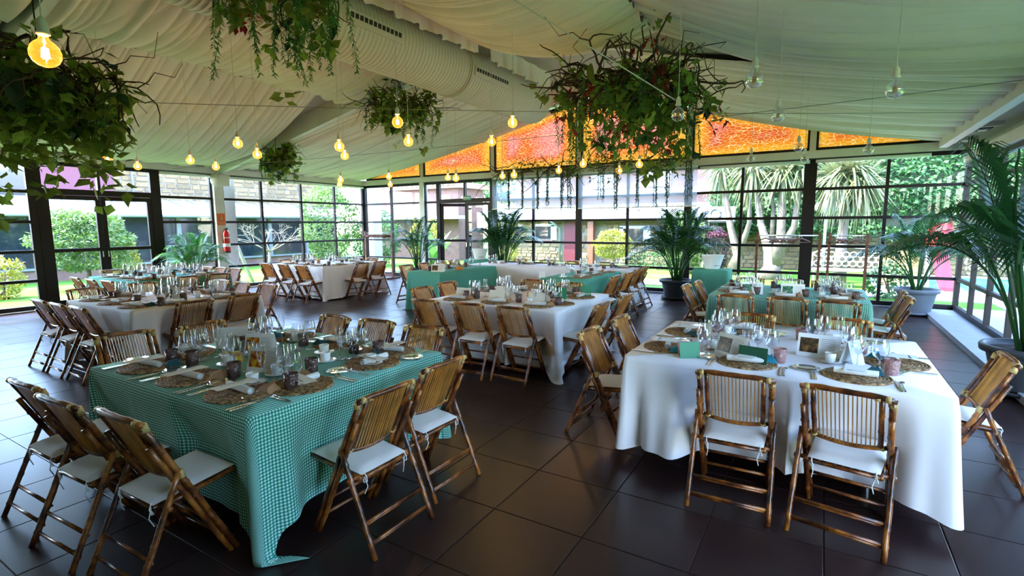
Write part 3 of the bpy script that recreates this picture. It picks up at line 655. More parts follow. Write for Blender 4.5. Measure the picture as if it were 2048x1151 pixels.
CL = {'A': 'green gingham tablecloth trailing onto the floor at the front left', 'B': 'white tablecloth on the front right table with the green cards', 'C': 'white tablecloth on the table by the left windows',
      'D': 'white tablecloth on the centre table in front of the U-shaped tables', 'F': 'green gingham tablecloth in front of the coat rails', 'G': 'plain green tablecloth on the far left table',
      'E': 'long white tablecloth on the far corner table beside the coat rack', 'UL': 'plain green tablecloth on the left arm of the U-shaped tables', 'UC': 'white tablecloth across the back of the U-shaped tables', 'UR': 'plain green tablecloth on the right arm of the U-shaped tables'}
KC = (1.605-0.775)/(1.605-0.755)
CH = {  # side -> list of (top rail middle at 0.755 m, facing)
 'A': [('near left side', 90, [(-3.70, 0.95), (-3.20, 0.93), (-2.69, 0.99)], 'left'), ('near right side', 180, [(-1.89, 1.88), (-1.96, 2.44)], 'camera'), ('far right side', 270, [(-3.87, 3.21), (-3.36, 3.24), (-2.80, 3.22)], 'left'), ('far left side', 0, [(-4.71, 1.84), (-4.61, 2.38)], 'left')],
 'B': [('near side', 90, [(-0.38, 3.05), (0.15, 3.03)], 'left'), ('left side', 0, [(-1.57, 3.80), (-1.54, 4.46)], 'camera'), ('far side', 270, [(-0.53, 5.20), (0.21, 5.31)], 'left'), ('right side', 180, [(1.04, 4.28)], 'camera')],
 'C': [('near left side', 90, [(-7.80, 2.22), (-7.24, 2.21), (-6.72, 2.22)], 'left'), ('near right side', 180, [(-6.06, 3.08), (-6.08, 3.68)], 'left'), ('far right side', 270, [(-8.05, 4.52), (-7.45, 4.50), (-6.84, 4.50)], 'left'), ('far left side', 0, [(-8.66, 2.96), (-8.73, 3.70)], 'left')],
 'D': [('near side', 90, [(-3.83, 4.43), (-3.24, 4.44), (-2.70, 4.46)], 'left'), ('right side', 180, [(-1.98, 5.17), (-1.97, 5.94)], 'camera'), ('far side', 270, [(-3.75, 6.84), (-3.08, 6.74)], 'left'), ('left side', 0, [(-4.64, 5.30), (-4.73, 5.97)], 'camera')],
 'F': [('near side', 90, [(-0.84, 6.46), (-0.30, 6.49), (0.19, 6.46)], 'left'), ('left side', 0, [(-1.59, 7.31), (-1.54, 7.84)], 'camera'), ('far side', 270, [(-0.92, 8.66), (-0.41, 8.70), (0.10, 8.75)], 'left'), ('right side', 180, [(0.89, 7.25), (0.90, 7.80)], 'camera')],
 'G': [('near left side', 90, [(-10.72, 3.55), (-10.10, 3.54), (-9.59, 3.57)], 'left'), ('near right side', 180, [(-9.21, 4.59), (-9.18, 5.10)], 'left'), ('far right side', 270, [(-10.95, 5.86), (-10.50, 5.90), (-10.05, 5.93)], 'left'), ('far left side', 0, [(-11.90, 4.55)], 'left')],
 'E': [('near left side', 90, [(-10.75, 7.04), (-10.15, 7.05), (-9.50, 7.02)], 'left'), ('near right side', 180, [(-8.85, 8.16), (-8.90, 8.75)], 'left'), ('far right side', 270, [(-10.50, 9.54), (-10.00, 9.56)], 'left'), ('far left side', 0, [(-11.70, 8.22)], 'left')],
 'UL': [('outer side', 0, [(-7.55, 8.15), (-7.62, 8.80), (-7.60, 9.35), (-7.66, 9.95)], 'camera')],
 'UC': [('far side', 270, [(-6.35, 10.94), (-5.58, 10.92), (-4.90, 10.89), (-4.12, 10.80)], 'left')],
 'UR': [('outer side', 180, [(-2.86, 8.05), (-2.86, 8.75), (-2.93, 9.50), (-2.98, 10.05)], 'camera')]}
for k, (key, (rect, mt, hem, nm)) in enumerate(TAB.items()):
    table(rect, ZT, 'folding table hidden under the cloth of the '+nm)
    kw = {}
    if key == 'A': kw = dict(tail=(0, 0.36, (0.62, 0.75)), corner=0.06, flare=0.015)
    if key == 'B': kw = dict(corner=0.08, flare=0.03, amp=2.6)
    if key == 'E': kw = dict(amp=1.6, corner=0.05)
    if key == 'C': kw = dict(corner=0.10)
    push = []
    for side, face, pos, ref in CH[key]:
        for x, y in pos:
            x, y = x*KC, y*KC; f = 0.415
            d = {90: y+f-rect[2], 270: rect[3]-(y-f), 0: x+f-rect[0], 180: rect[1]-(x-f)}[face]
            if d > -0.03: push.append(({90: -PI/2, 270: PI/2, 0: PI, 180: 0.0}[face], x if face in (90, 270) else y, d+0.025))
    cloth(rect, ZT+0.003, hem, M[mt], 20+k, CL[key], push=push, **kw)
# two small draped stands with buckets
def bucket_stand(rect, n):
    x0, x1, y0, y1 = rect; lab = [('green draped stand beside the tall palm, behind the right gingham table', 'white oval ice bucket on the green stand by the palm'), ('green draped stand by the glass door, behind the U-shaped tables', 'white oval ice bucket on the stand by the glass door')][n]
    cloth(rect, 0.743, 0.04, M['green_cloth'], 50+n, lab[0], 'draped stand', corner=0.04, amp=1.5, name='draped_stand')
    b = thing('ice_bucket', lab[1], 'bucket', ((x0+x1)/2, (y0+y1)/2-0.02, 0.745), R(20))
    p = [(0.112, 0.0), (0.118, 0.02), (0.175, 0.255), (0.186, 0.268), (0.178, 0.270), (0.165, 0.25), (0.108, 0.012)]
    link('body', MB().lathe(p, 36, sx=1.15, sy=0.85).mesh('body', M['china'], True), b)
    for s in (-1, 1):
        link('handle', MB().tube([(s*0.185, -0.035, 0.21), (s*0.215, -0.03, 0.205), (s*0.222, 0, 0.20), (s*0.215, 0.03, 0.205), (s*0.185, 0.035, 0.21)], 0.008, 6).mesh('handle', M['china'], True), b)
    m = MB(); g = random.Random(3)
    for i in range(9):
        if i == 5: continue
        a = R(-90-24+i*5.2+(30 if n == 0 else 26)); z = 0.062; rr = 0.1297
        h = g.uniform(0.012, 0.022)
        m.box((rr*1.15*math.cos(a), rr*0.85*math.sin(a), z+h/2), (0.007, 0.004, h), a+PI/2); m.box((rr*1.15*math.cos(a+0.03), rr*0.85*math.sin(a+0.03), z+h*0.3), (0.007, 0.004, 0.005), a+PI/2)
    link('print', m.mesh('print', M['ink']), b)
bucket_stand((-2.08, -1.45, 10.05, 10.60), 0); bucket_stand((-7.62, -6.98, 10.30, 10.85), 1)

# ------------------------------------------------------------------ bamboo folding chairs
def chair_parts():
    P = {}
    def wob(pts, seed, a=0.0025):
        g = random.Random(seed); return [(p[0]+g.uniform(-a, a), p[1]+g.uniform(-a, a), p[2]) for p in pts]
    def pole(p, q, r, seed, n=7, knots=True):
        pts, rr = [], []
        g = random.Random(seed)
        for i in range(n+1):
            t = i/n; c = [p[k]+(q[k]-p[k])*t for k in range(3)]
            if knots and 0 < i < n:
                for d, s in ((-0.012, 1.0), (0, 1.16), (0.012, 1.0)):
                    L = math.dist(p, q); tt = t+d/L; pts.append([p[k]+(q[k]-p[k])*tt for k in range(3)]); rr.append(r*s)
            else: pts.append(c); rr.append(r)
        return MB().tube(wob(pts, seed, r*0.10), rr, 8)
    FY, TY, TZ = 0.235, -0.145, 0.775
    py = lambda z: FY+(TY-FY)*z/TZ
    for s, nm in ((-1, 'l'), (1, 'r')):
        P['back_post_'+nm] = ('back_post', pole((s*0.186, FY, 0), (s*0.186, py(0.768), 0.768), 0.0155, 3+s).mesh('back_post', M['bamboo'], True))
        P['prop_'+nm] = ('prop_pole', pole((s*0.190, FY-0.034, 0), (s*0.190, py(0.655)-0.034, 0.655), 0.0135, 9+s).mesh('prop_pole', M['bamboo'], True))
        P['rear_leg_'+nm] = ('rear_leg', pole((s*0.209, -0.235, 0), (s*0.206, py(0.505)-0.004, 0.505), 0.0135, 15+s).mesh('rear_leg', M['bamboo'], True))
    # backrest: top rail, lower rail, two uprights, bindings
    tr = []; lr = []
    for i in range(13):
        x = -0.203+0.406*i/12; e = 1-(x/0.203)**2
        tr.append((x, py(0.768)-0.018*e, 0.765+0.014*min(1, e*1.6)))
    for i in range(11):
        x = -0.186+0.372*i/10; e = 1-(x/0.186)**2
        lr.append((x, py(0.475)-0.024*e, 0.484-0.020*e))
    P['top_rail'] = ('top_rail', MB().tube(tr, [0.0145*(1.12 if i in (3, 6, 9) else 1) for i in range(13)], 8).mesh('top_rail', M['bamboo'], True))
    P['lower_rail'] = ('lower_rail', MB().tube(lr, 0.0125, 8).mesh('lower_rail', M['bamboo'], True))
    up = {}
    for s in (-1, 1):
        P['upright_%d' % s] = ('upright', pole((s*0.146, py(0.475)-0.010, 0.478), (s*0.146, py(0.768)-0.010, 0.770), 0.0125, 30+s, 3).mesh('upright', M['bamboo'], True))
    b = MB()
    for s in (-1, 1):
        for z, x, y, r in ((0.752, 0.186, py(0.752), 0.0185), (0.490, 0.186, py(0.49), 0.0185)):
            b.tube([(s*x, y+0.012, z-0.020), (s*x, y, z+0.014)], r, 8)
        for x in (0.170, 0.128): b.tube([(s*x-0.012, py(0.768)-0.006, 0.771), (s*x+0.012, py(0.768)-0.006, 0.771)], 0.0172, 8)
        b.tube([(s*0.146-0.016, py(0.475)-0.009, 0.477), (s*0.146+0.016, py(0.475)-0.009, 0.477)], 0.0152, 8)
    P['binding'] = b.mesh('cane_binding', M['cane'], True); nb = len(b.v)//10; P['bindings'] = []
    for q in range(10):
        mm = MB(); mm.v = b.v[q*16:(q+1)*16]; mm.f = [tuple(i-q*16 for i in f) for f in b.f if q*16 <= f[0] < (q+1)*16]; P['bindings'].append(mm.mesh('cane_binding', M['cane'], True))
    sl = []
    n = 14
    allm = MB()
    for i in range(n):
        x = -0.122+0.244*i/(n-1); et = 1-(x/0.203)**2; el = 1-(x/0.186)**2
        a = (x, py(0.475)-0.024*el, 0.484-0.020*el); c = (x, py(0.768)-0.018*et, 0.765+0.014*min(1, et*1.6))
        m = MB(); w, d = 0.0024, 0.0066
        vs_ = []
        for p in (a, c):
            vs_ += [(p[0]-w, p[1]-d, p[2]), (p[0]+w, p[1]-d, p[2]), (p[0]+w, p[1]+d, p[2]), (p[0]-w, p[1]+d, p[2])]
        m.add(vs_, [(0, 1, 5, 4), (1, 2, 6, 5), (2, 3, 7, 6), (3, 0, 4, 7)]); allm.add(vs_, [(0, 1, 5, 4), (1, 2, 6, 5), (2, 3, 7, 6), (3, 0, 4, 7)])
        sl.append(m.mesh('slat', M['slat']))
    P['slats'] = sl; P['slat_row'] = allm.mesh('slat_row', M['slat'])
    # seat
    f = MB()
    for s in (-1, 1): f.tube([(s*0.163, -0.105, 0.357), (s*0.163, 0.07, 0.375), (s*0.163, 0.258, 0.397)], 0.0125, 8)
    f.tube([(-0.172, 0.250, 0.397), (0.172, 0.250, 0.397)], 0.0125, 8); f.tube([(-0.225, -0.072, 0.361), (0.225, -0.072, 0.361)], 0.0125, 8); f.tube([(-0.16, -0.098, 0.357), (0.16, -0.098, 0.357)], 0.011, 8); f.tube([(-0.20, 0.05, 0.358), (0.20, 0.05, 0.358)], 0.010, 8)
    P['seat_frame'] = ('seat_frame', f.mesh('seat_frame', M['bamboo'], True))
    p = MB(); 
    for i in range(9): x = -0.14+0.28*i/8; p.tube([(x, -0.095, 0.366), (x, 0.246, 0.404)], 0.008, 5)
    P['seat_slats'] = ('seat_base', p.mesh('seat_base', M['bamboo'], True))
    # cushion: pillowy rounded slab
    V, Q = [], []; nu, nv = 12, 12
    for side in (0, 1):
        for j in range(nv+1):
            for i in range(nu+1):
                u, v = i/nu*2-1, j/nv*2-1
                uu = math.copysign(abs(u)**0.92, u); vv = math.copysign(abs(v)**0.92, v)
                x = uu*(0.158+0.012*(v+1)/2); y = 0.078+vv*0.186
                e = max(0.0, (1-abs(u)**9)*(1-abs(v)**9)); z0 = 0.399+0.19*(y-0.078)*0.55
                h = 0.017*e**0.5+0.003*math.sin(5*u+1)*math.cos(4*v)*e
                V.append((x, y, z0+(h if side else -0.010*e**0.5)))
    o = (nu+1)*(nv+1)
    for side in (0, 1):
        for j in range(nv):
            for i in range(nu):
                a = side*o+j*(nu+1)+i; q = (a, a+1, a+nu+2, a+nu+1); Q.append(q if side else q[::-1])
    P['cushion'] = ('cushion', np_mesh('cushion', V, Q, M['cushion']))
    rb = MB()
    for s in (-1, 1):
        x = s*0.14
        rb.tube([(x, -0.105, 0.385), (x+0.005, -0.118, 0.36), (x+0.012, -0.112, 0.335), (x+0.002, -0.10, 0.330), (x-0.008, -0.108, 0.352), (x, -0.105, 0.362)], 0.0028, 4)
        rb.tube([(x, -0.108, 0.362), (x-0.012*s, -0.115, 0.31), (x-0.004*s, -0.10, 0.27)], 0.0026, 4)
    P['tie'] = ('ribbon_tie', rb.mesh('ribbon_tie', M['ribbon']))
    # rungs: two pairs at the rear, two at the front
    for z in (0.072, 0.160):
        yy = -0.235+0.45*z*1.01
        P['rung_r%.2f' % z] = ('rung', MB().tube([(-0.208, yy, z), (0.208, yy, z)], 0.0085, 7).tube([(-0.207, yy+0.008, z-0.016), (0.207, yy+0.008, z-0.016)], 0.0075, 7).mesh('rung', M['bamboo'], True))
    for z in (0.10, 0.205):
        P['rung_f%.2f' % z] = ('rung', MB().tube([(-0.186, py(z)-0.018, z), (0.186, py(z)-0.018, z)], 0.009, 7).mesh('rung', M['bamboo'], True))
    return P
CP = chair_parts()
CHAIR_N = [0]
def chair(x, y, face, label, group, full=True, tilt=0.0):
    """x, y: the middle of the top rail seen from above; face: direction the sitter looks, degrees from +X"""
    a = R(face-90); ox, oy = 0.145*-math.sin(a), 0.145*math.cos(a)
    t = thing('bamboo_chair', label, 'chair', (x+ox, y+oy, 0), a, group)
    br = link('backrest', CP['top_rail'][1], t)
    for k in ('lower_rail', 'upright_-1', 'upright_1'): link(CP[k][0], CP[k][1], br)
    if full:
        for m in CP['slats']: link('slat', m, br)
    else: stuff(link('slats', CP['slat_row'], br))
    for k in ('back_post_l', 'back_post_r', 'rear_leg_l', 'rear_leg_r', 'prop_l', 'prop_r', 'seat_frame', 'seat_slats'): link(CP[k][0], CP[k][1], t)
    if full:
        for m in CP['bindings']: link('cane_binding', m, t)
    else: stuff(link('cane_bindings', CP['binding'], t))
    for k in CP:
        if k.startswith('rung'): link('rung', CP[k][1], t)
    cu = link('cushion', CP['cushion'][1], t, (random.uniform(-0.004, 0.004), random.uniform(-0.006, 0.006), 0)); link('ribbon_tie', CP['tie'][1], cu)
    CHAIR_N[0] += 1
    return t
for key, sides in CH.items():
    nm = TAB[key][3]
    for side, face, pos, ref in sides:
        for i, (x, y) in enumerate(pos):
            n = len(pos)
            if n == 1: lab = 'single bamboo folding chair on the %s of the %s' % (side, nm)
            else: lab = 'bamboo folding chair, %s %s, %s of %s' % (ORD[i], 'from left' if ref == 'left' else 'from viewer', side, nm)
            g = random.Random(hash((round(x*100), round(y*100))))
            dist = math.hypot(x, y)
            chair(x*KC, y*KC, face+g.uniform(-4, 4)+(-6 if (key, face, i) == ('B', 90, 1) else 0), lab, 'bamboo folding chairs around the tables', full=dist < 6.8)
# ------------------------------------------------------------------ place settings
def lathe_mesh(name, prof, m, n=16, capb=True): return MB().lathe(prof, n, capb=capb).mesh(name, m, True)
G = {}
G['wine'] = lathe_mesh('wine_glass', [(0.034, 0.0), (0.033, 0.003), (0.008, 0.008), (0.0042, 0.02), (0.004, 0.075), (0.012, 0.085), (0.030, 0.100), (0.040, 0.125), (0.0415, 0.145), (0.037, 0.175), (0.032, 0.205)], M['glass'])
G['water'] = lathe_mesh('water_glass', [(0.035, 0.0), (0.034, 0.003), (0.008, 0.008), (0.0045, 0.02), (0.0045, 0.055), (0.014, 0.064), (0.036, 0.080), (0.045, 0.110), (0.0455, 0.130), (0.041, 0.165), (0.037, 0.185)], M['glass'])
G['flute'] = lathe_mesh('champagne_flute', [(0.031, 0.0), (0.030, 0.003), (0.007, 0.007), (0.004, 0.02), (0.004, 0.075), (0.010, 0.090), (0.021, 0.120), (0.0255, 0.155), (0.0245, 0.195), (0.022, 0.215)], M['glass'])
for key, mm in (('votive', 'votive'), ('votive_pink', 'votive_pink')):
    G[key] = lathe_mesh('tumbler', [(0.030, 0.0), (0.034, 0.004), (0.0365, 0.045), (0.0395, 0.090), (0.0375, 0.090), (0.034, 0.045), (0.031, 0.008), (0.001, 0.008)], M[mm], 20)
G['cup'] = lathe_mesh('cup_body', [(0.021, 0.0), (0.026, 0.004), (0.0305, 0.030), (0.0325, 0.058), (0.0305, 0.058), (0.028, 0.030), (0.020, 0.008), (0.001, 0.006)], M['china'], 18)
G['cup_handle'] = MB().tube([(0.029, 0, 0.046), (0.044, 0, 0.047), (0.050, 0, 0.034), (0.044, 0, 0.020), (0.028, 0, 0.016)], 0.0036, 6).mesh('cup_handle', M['china'], True)
G['saucer'] = lathe_mesh('saucer', [(0.030, 0.0), (0.034, 0.003), (0.066, 0.012), (0.067, 0.014), (0.034, 0.007), (0.001, 0.005)], M['china'], 20)
G['bread_plate'] = lathe_mesh('bread_plate', [(0.045, 0.0), (0.050, 0.003), (0.074, 0.010), (0.075, 0.012), (0.049, 0.006), (0.001, 0.005)], thin_glass('plate_glass', (0.90, 0.93, 0.93), 0.30, 0.05, 1.2), 24)
def mat_mesh():
    m = MB(); prof = []
    r = 0.004
    prof.append((0.001, 0.007))
    for i in range(10):
        r0 = 0.004+i*0.0168; prof += [(r0+0.0028, 0.0100), (r0+0.0084, 0.0115), (r0+0.0140, 0.0100), (r0+0.0168, 0.0068)]
    prof += [(0.173, 0.001)]
    m.lathe(prof[::-1], 28, capb=True); return m.mesh('placemat', M['seagrass'], True)
G['placemat'] = mat_mesh()
def roll_mesh():
    m = MB(); m.tube([(-0.105, 0, 0.019), (0.105, 0, 0.019)], 0.019, 12, cap=False)
    for s in (-1, 1):                                    # spiral end
        pts = [(s*0.106, math.cos(a)*0.019*(1-a/(5*PI)), 0.019+math.sin(a)*0.019*(1-a/(5*PI))) for a in np.linspace(0, 4.4*PI, 30)]
        m.tube(pts, 0.0016, 4)
    m.tube([(-0.103, 0, 0.019), (0.103, 0, 0.019)], 0.0145, 10); return m.mesh('napkin_roll', M['napkin'], True)
G['napkin'] = roll_mesh()
G['menu'] = MB().box((0, 0, 0), (0.225, 0.078, 0.0012)).mesh('menu_card', M['paper']); G['menu_white'] = MB().box((0, 0, 0), (0.19, 0.105, 0.0012)).mesh('menu_card', M['white_paper'])
def script_mesh(w, h, seed):
    g = random.Random(seed); m = MB(); x = -w/2
    while x < w/2:
        hh = g.choice((0.5, 0.6, 1.0))*h; m.box((x, g.uniform(-0.1, 0.1)*h, 0), (0.0018, hh, 0.0006), R(-20)); m.box((x+0.0035, 0, 0), (0.006, 0.0016, 0.0006), R(g.uniform(10, 40))); x += g.uniform(0.005, 0.009)
    return m.mesh('script', M['ink'])
G['script'] = script_mesh(0.13, 0.013, 2); G['script_b'] = script_mesh(0.08, 0.016, 4)
def pouch_mesh(mt):
    m = MB(); V = [(-0.055, -0.04, 0), (0.055, -0.04, 0), (0.045, 0.045, 0), (-0.045, 0.045, 0), (-0.035, -0.028, 0.024), (0.035, -0.028, 0.026), (0.016, 0.020, 0.038), (-0.016, 0.020, 0.036), (-0.030, 0.05, 0.055), (0.032, 0.05, 0.052), (0, 0.03, 0.030)]
    m.add(V, [(3, 2, 1, 0), (0, 1, 5, 4), (1, 2, 6, 5), (3, 0, 4, 7), (4, 5, 6, 7), (2, 3, 7, 6), (7, 6, 9, 10), (7, 10, 8)]); return m.mesh('pouch', mt)
G['kraft'] = pouch_mesh(M['kraft']); G['teal'] = pouch_mesh(M['teal']); G['cyan'] = pouch_mesh(M['cyan'])
def fork_mesh():
    m = MB(); m.box((0, -0.045, 0.003), (0.008, 0.11, 0.0025)); m.box((0, 0.018, 0.004), (0.005, 0.03, 0.0025)); m.box((0, 0.042, 0.005), (0.019, 0.020, 0.002))
    for i in range(4): m.box((-0.0075+i*0.005, 0.070, 0.006), (0.0022, 0.042, 0.002))
    return m.mesh('fork', M['steel'])
def knife_mesh():
    m = MB(); m.box((0, -0.055, 0.003), (0.009, 0.095, 0.004)); m.add([(-0.006, -0.008, 0.004), (0.008, -0.008, 0.004), (0.008, 0.085, 0.004), (-0.001, 0.112, 0.004), (-0.006, 0.10, 0.004), (-0.006, -0.008, 0.0025), (0.008, -0.008, 0.0025), (0.008, 0.085, 0.0025), (-0.001, 0.112, 0.0025), (-0.006, 0.10, 0.0025)],
        [(0, 1, 2, 3, 4), (9, 8, 7, 6, 5), (0, 5, 6, 1), (1, 6, 7, 2), (2, 7, 8, 3), (3, 8, 9, 4), (4, 9, 5, 0)]); return m.mesh('knife', M['steel'])
def spoon_mesh():
    m = MB(); m.tube([(0, -0.095, 0.004), (0, -0.02, 0.003), (0, 0.045, 0.006)], [0.0042, 0.003, 0.0028], 6)
    b = len(m.v)
    for j in range(5):
        t = j/4; rr = math.sin(PI*(0.08+0.84*t))
        for i in range(10): a = 2*PI*i/10; m.v.append((0.0, 0, 0))
    for r_, z in ((1.0, 0.008), (0.7, 0.004), (0.15, 0.0025)):
        for i in range(10): a = 2*PI*i/10; m.v.append((0.0155*r_*math.cos(a), 0.068+0.025*r_*math.sin(a), z))
    b2 = b+50
    for k_ in range(2):
        for i in range(10): i2 = (i+1) % 10; m.f.append((b2+k_*10+i, b2+k_*10+i2, b2+(k_+1)*10+i2, b2+(k_+1)*10+i))
    m.f.append(tuple(b2+20+i for i in range(10))); return m.mesh('spoon', M['steel'])
G['fork'] = fork_mesh(); G['knife'] = knife_mesh(); G['spoon'] = spoon_mesh()
ZC = ZT+0.0045
USED = set()
def put(name, me, x, y, z, rz, label, cat, group, parts=()):
    o = tag(link(name, me, None, (x, y, z), rz), label, cat, group)
    for nm, pm, loc, rr in parts: link(nm, pm, o, loc, rr)
    return o
def setting(key, where, ex, ey, ang, detail, style, seed):
    """ex, ey: a point on the table edge; ang: direction from the guest into the table"""
    g = random.Random(seed); a = R(ang); ux, uy = math.sin(a), -math.cos(a); vx, vy = math.cos(a), math.sin(a)
    nm = TAB[key][3]
    def W(u, v): return ex+ux*u+vx*v, ey+uy*u+vy*v
    rz = a-PI/2
    L = lambda what: '%s at %s, %s' % (what, where, nm)
    gr = lambda what: '%s on the %s' % (what, nm)
    j = lambda s: g.uniform(-s, s)
    x, y = W(j(0.015), 0.20+j(0.01)); put('placemat', G['placemat'], x, y, ZC, g.uniform(0, 6), L('round seagrass placemat'), 'placemat', gr('placemats'))
    white = style == 'B'
    nr = R(4)
    x, y = W(0.0+j(0.01), 0.20+j(0.01)); put('napkin_roll', G['napkin'], x, y, ZC+0.011, rz+nr+j(0.15), L('rolled white napkin'), 'napkin', gr('rolled napkins'))
    if white:
        x, y = W(-0.005+j(0.01), 0.185); o = put('menu_card', G['menu_white'], x, y, ZC+0.0515, rz+R(86)+j(0.15), L('white menu card with script'), 'menu card', gr('menu cards'), (('script', G['script_b'], (-0.055, 0, 0.001), PI/2),) if detail else ())
    else:
        x, y = W(-0.025+j(0.015), 0.175); o = put('menu_card', G['menu'], x, y, ZC+0.0515, rz+R(84)+j(0.2), L('narrow cream menu card'), 'menu card', gr('menu cards'), (('script', G['script'], (0.0, 0.022, 0.001), 0.0),) if detail else ())
    pm = g.choice(('kraft', 'kraft', 'teal')) if style == 'A' else (g.choice(('teal', 'cyan')) if white else g.choice(('teal', 'kraft')))
    x, y = W(0.105+j(0.02), 0.285); put('favour_pouch', G[pm], x, y, ZC+0.0085, rz+R(-35)+j(0.6), L({'kraft': 'folded brown kraft favour pouch', 'teal': 'dark teal felt favour pouch', 'cyan': 'bright teal felt favour pouch'}[pm]), 'favour pouch', gr('favour pouches'))
    if detail:
        x, y = W(-0.245+j(0.01), 0.235); put('bread_plate', G['bread_plate'], x, y, ZC, 0, L('clear glass bread plate'), 'plate', gr('bread plates'))
        for i_, (nm_, u, what) in enumerate((('fork', -0.205, 'outer fork'), ('fork', -0.186, 'inner fork'), ('knife', 0.192, 'knife'), ('spoon', 0.215, 'spoon'))):
            x, y = W(u+j(0.003), 0.10+j(0.008)+(0.02 if nm_ == 'fork' else 0)); put(nm_, G[nm_], x, y, ZC, rz+j(0.06), L('steel '+what), nm_, gr(nm_+'s'))
    x, y = W(0.035+j(0.02), 0.415+j(0.02)); put('wine_glass', G['wine'], x, y, ZC, 0, L('clear wine glass'), 'wine glass', gr('wine glasses'))
    x, y = W(0.125+j(0.015), 0.445+j(0.02)); put('water_glass', G['water'], x, y, ZC, 0, L('wide stemmed water glass'), 'wine glass', gr('water glasses'))
    if g.random() < 0.6: x, y = W(-0.045+j(0.01), 0.46+j(0.02)); put('champagne_flute', G['flute'], x, y, ZC, 0, L('slim champagne flute'), 'champagne flute', gr('flutes'))
    x, y = W(0.185+j(0.015), 0.345+j(0.02)); put('tumbler', G['votive_pink' if white else 'votive'], x, y, ZC, g.uniform(0, 6), L('patterned %s glass tumbler' % ('pink' if white else 'mauve')), 'tumbler', gr('patterned tumblers'))
    if detail or g.random() < 0.6:
        x, y = W(-0.125+j(0.02), 0.47+j(0.03)); put('saucer', G['saucer'], x, y, ZC, 0, L('white china saucer'), 'saucer', gr('saucers'))
        put('coffee_cup', G['cup'], x, y, ZC+0.0055, rz+j(1.5), L('white china coffee cup'), 'cup', gr('coffee cups'), (('handle', G['cup_handle'], (0, 0, 0), 0),))
SET = {  # table -> (where, inward angle, positions along that edge)
 'A': [('near left side', 90, [-3.55, -3.06, -2.57]), ('near right side', 180, [1.74, 2.27]), ('far right side', 270, [-3.52, -3.02, -2.52]), ('far left side', 0, [1.80, 2.30])],
 'B': [('near side', 90, [-0.36, 0.20]), ('left side', 0, [3.62, 4.20]), ('far side', 270, [-0.50, 0.10]), ('right side', 180, [3.90])],
 'C': [('near left side', 90, [-7.40, -6.90, -6.40]), ('near right side', 180, [2.95, 3.50]), ('far right side', 270, [-7.35, -6.85, -6.38]), ('far left side', 0, [2.95, 3.45])],
 'D': [('near side', 90, [-3.65, -3.10, -2.58]), ('right side', 180, [5.05, 5.65]), ('far side', 270, [-3.45, -2.80]), ('left side', 0, [5.10, 5.65])],
 'F': [('near side', 90, [-0.85, -0.33, 0.18]), ('left side', 0, [7.12, 7.62]), ('far side', 270, [-0.85, -0.35, 0.15]), ('right side', 180, [7.10, 7.62])],
 'G': [('near left side', 90, [-10.65, -10.15, -9.65]), ('near right side', 180, [4.40, 4.95]), ('far right side', 270, [-10.6, -10.1, -9.65]), ('far left side', 0, [4.60])],
 'E': [('near left side', 90, [-10.5, -9.95, -9.4]), ('near right side', 180, [7.8, 8.4]), ('far right side', 270, [-10.3, -9.7]), ('far left side', 0, [8.1])],
 'UL': [('outer side', 0, [7.75, 8.30, 8.85])], 'UC': [('far side', 270, [-6.3, -5.55, -4.8, -4.05, -3.4])], 'UR': [('outer side', 180, [7.80, 8.35, 8.90])]}
for key, sides in SET.items():
    x0, x1, y0, y1 = TAB[key][0]
    for side, ang, pos in sides:
        for i, p in enumerate(pos):
            ex, ey = {90: (p, y0), 270: (p, y1), 0: (x0, p), 180: (x1, p)}[ang]
            ref = 'from left' if ang in (90, 270) else 'from viewer'
            if key in 'ACGE' : ref = 'from left' if not (key == 'A' and ang == 180) else 'from viewer'
            where = ('%s setting %s on the %s' % (ORD[i], ref, side)) if len(pos) > 1 else 'single setting on the %s' % side
            # keep the labels short enough
            where = where.replace(' setting ', ' place ').replace(' on the ', ', ')
            setting(key, where, ex, ey, ang, key in 'AB', 'A' if key == 'A' else ('B' if key == 'B' else 'X'), hash((key, ang, i)) if False else (sum(map(ord, key))*100+ang+i))
# cards standing on the tables
def tent(x, y, rz, label, photo='food_photo', w=0.21, h=0.145, lean=0.045, mt='white_paper', text=True):
    t = thing('tent_card', label, 'card', (x, y, ZC), rz, 'tent cards on the tables')
    m = MB(); e = 0.0012
    for s in (-1, 1):
        m.add([(-w/2, s*lean, 0), (w/2, s*lean, 0), (w/2, s*e, h), (-w/2, s*e, h), (-w/2, s*(lean-e), 0), (w/2, s*(lean-e), 0), (w/2, 0, h), (-w/2, 0, h)], [(0, 1, 2, 3), (7, 6, 5, 4), (0, 4, 5, 1), (0, 3, 7, 4), (1, 5, 6, 2)])
    link('card', m.mesh('card', M[mt]), t)
    th = math.atan2(lean, h); Mx = Matrix.Rotation(-th, 4, 'X')
    if photo:
        p = MB(); p.box((0, 0, 0), (w*0.44, 0.001, h*0.66)); link('photo', p.mesh('photo', M[photo]), t, (-w*0.22, -lean*0.5-0.0012, h*0.5), (-th, 0, 0))
    if text:
        p = MB(); g = random.Random(5)
        for i in range(9): ww = w*0.36*g.uniform(0.7, 1); p.box((-(w*0.36-ww)/2, 0, h*0.33-i*h*0.082), (ww, 0.0008, 0.0028))
        link('print_lines', p.mesh('print_lines', M['faint_ink']), t, (w*0.24, -lean*0.5-0.0013, h*0.5), (-th, 0, 0))
FC = R(-148.9+180)
tent(-3.24, 2.05, R(22), 'white tent card with red and yellow food photo, front gingham table')
tent(-2.84, 1.83, R(18), 'white tent card with small yellow food photo behind the flutes, front gingham table', w=0.23)
tent(-3.62, 2.08, R(40), 'plain cream tent card behind a tumbler, front gingham table', None, text=False, mt='paper')
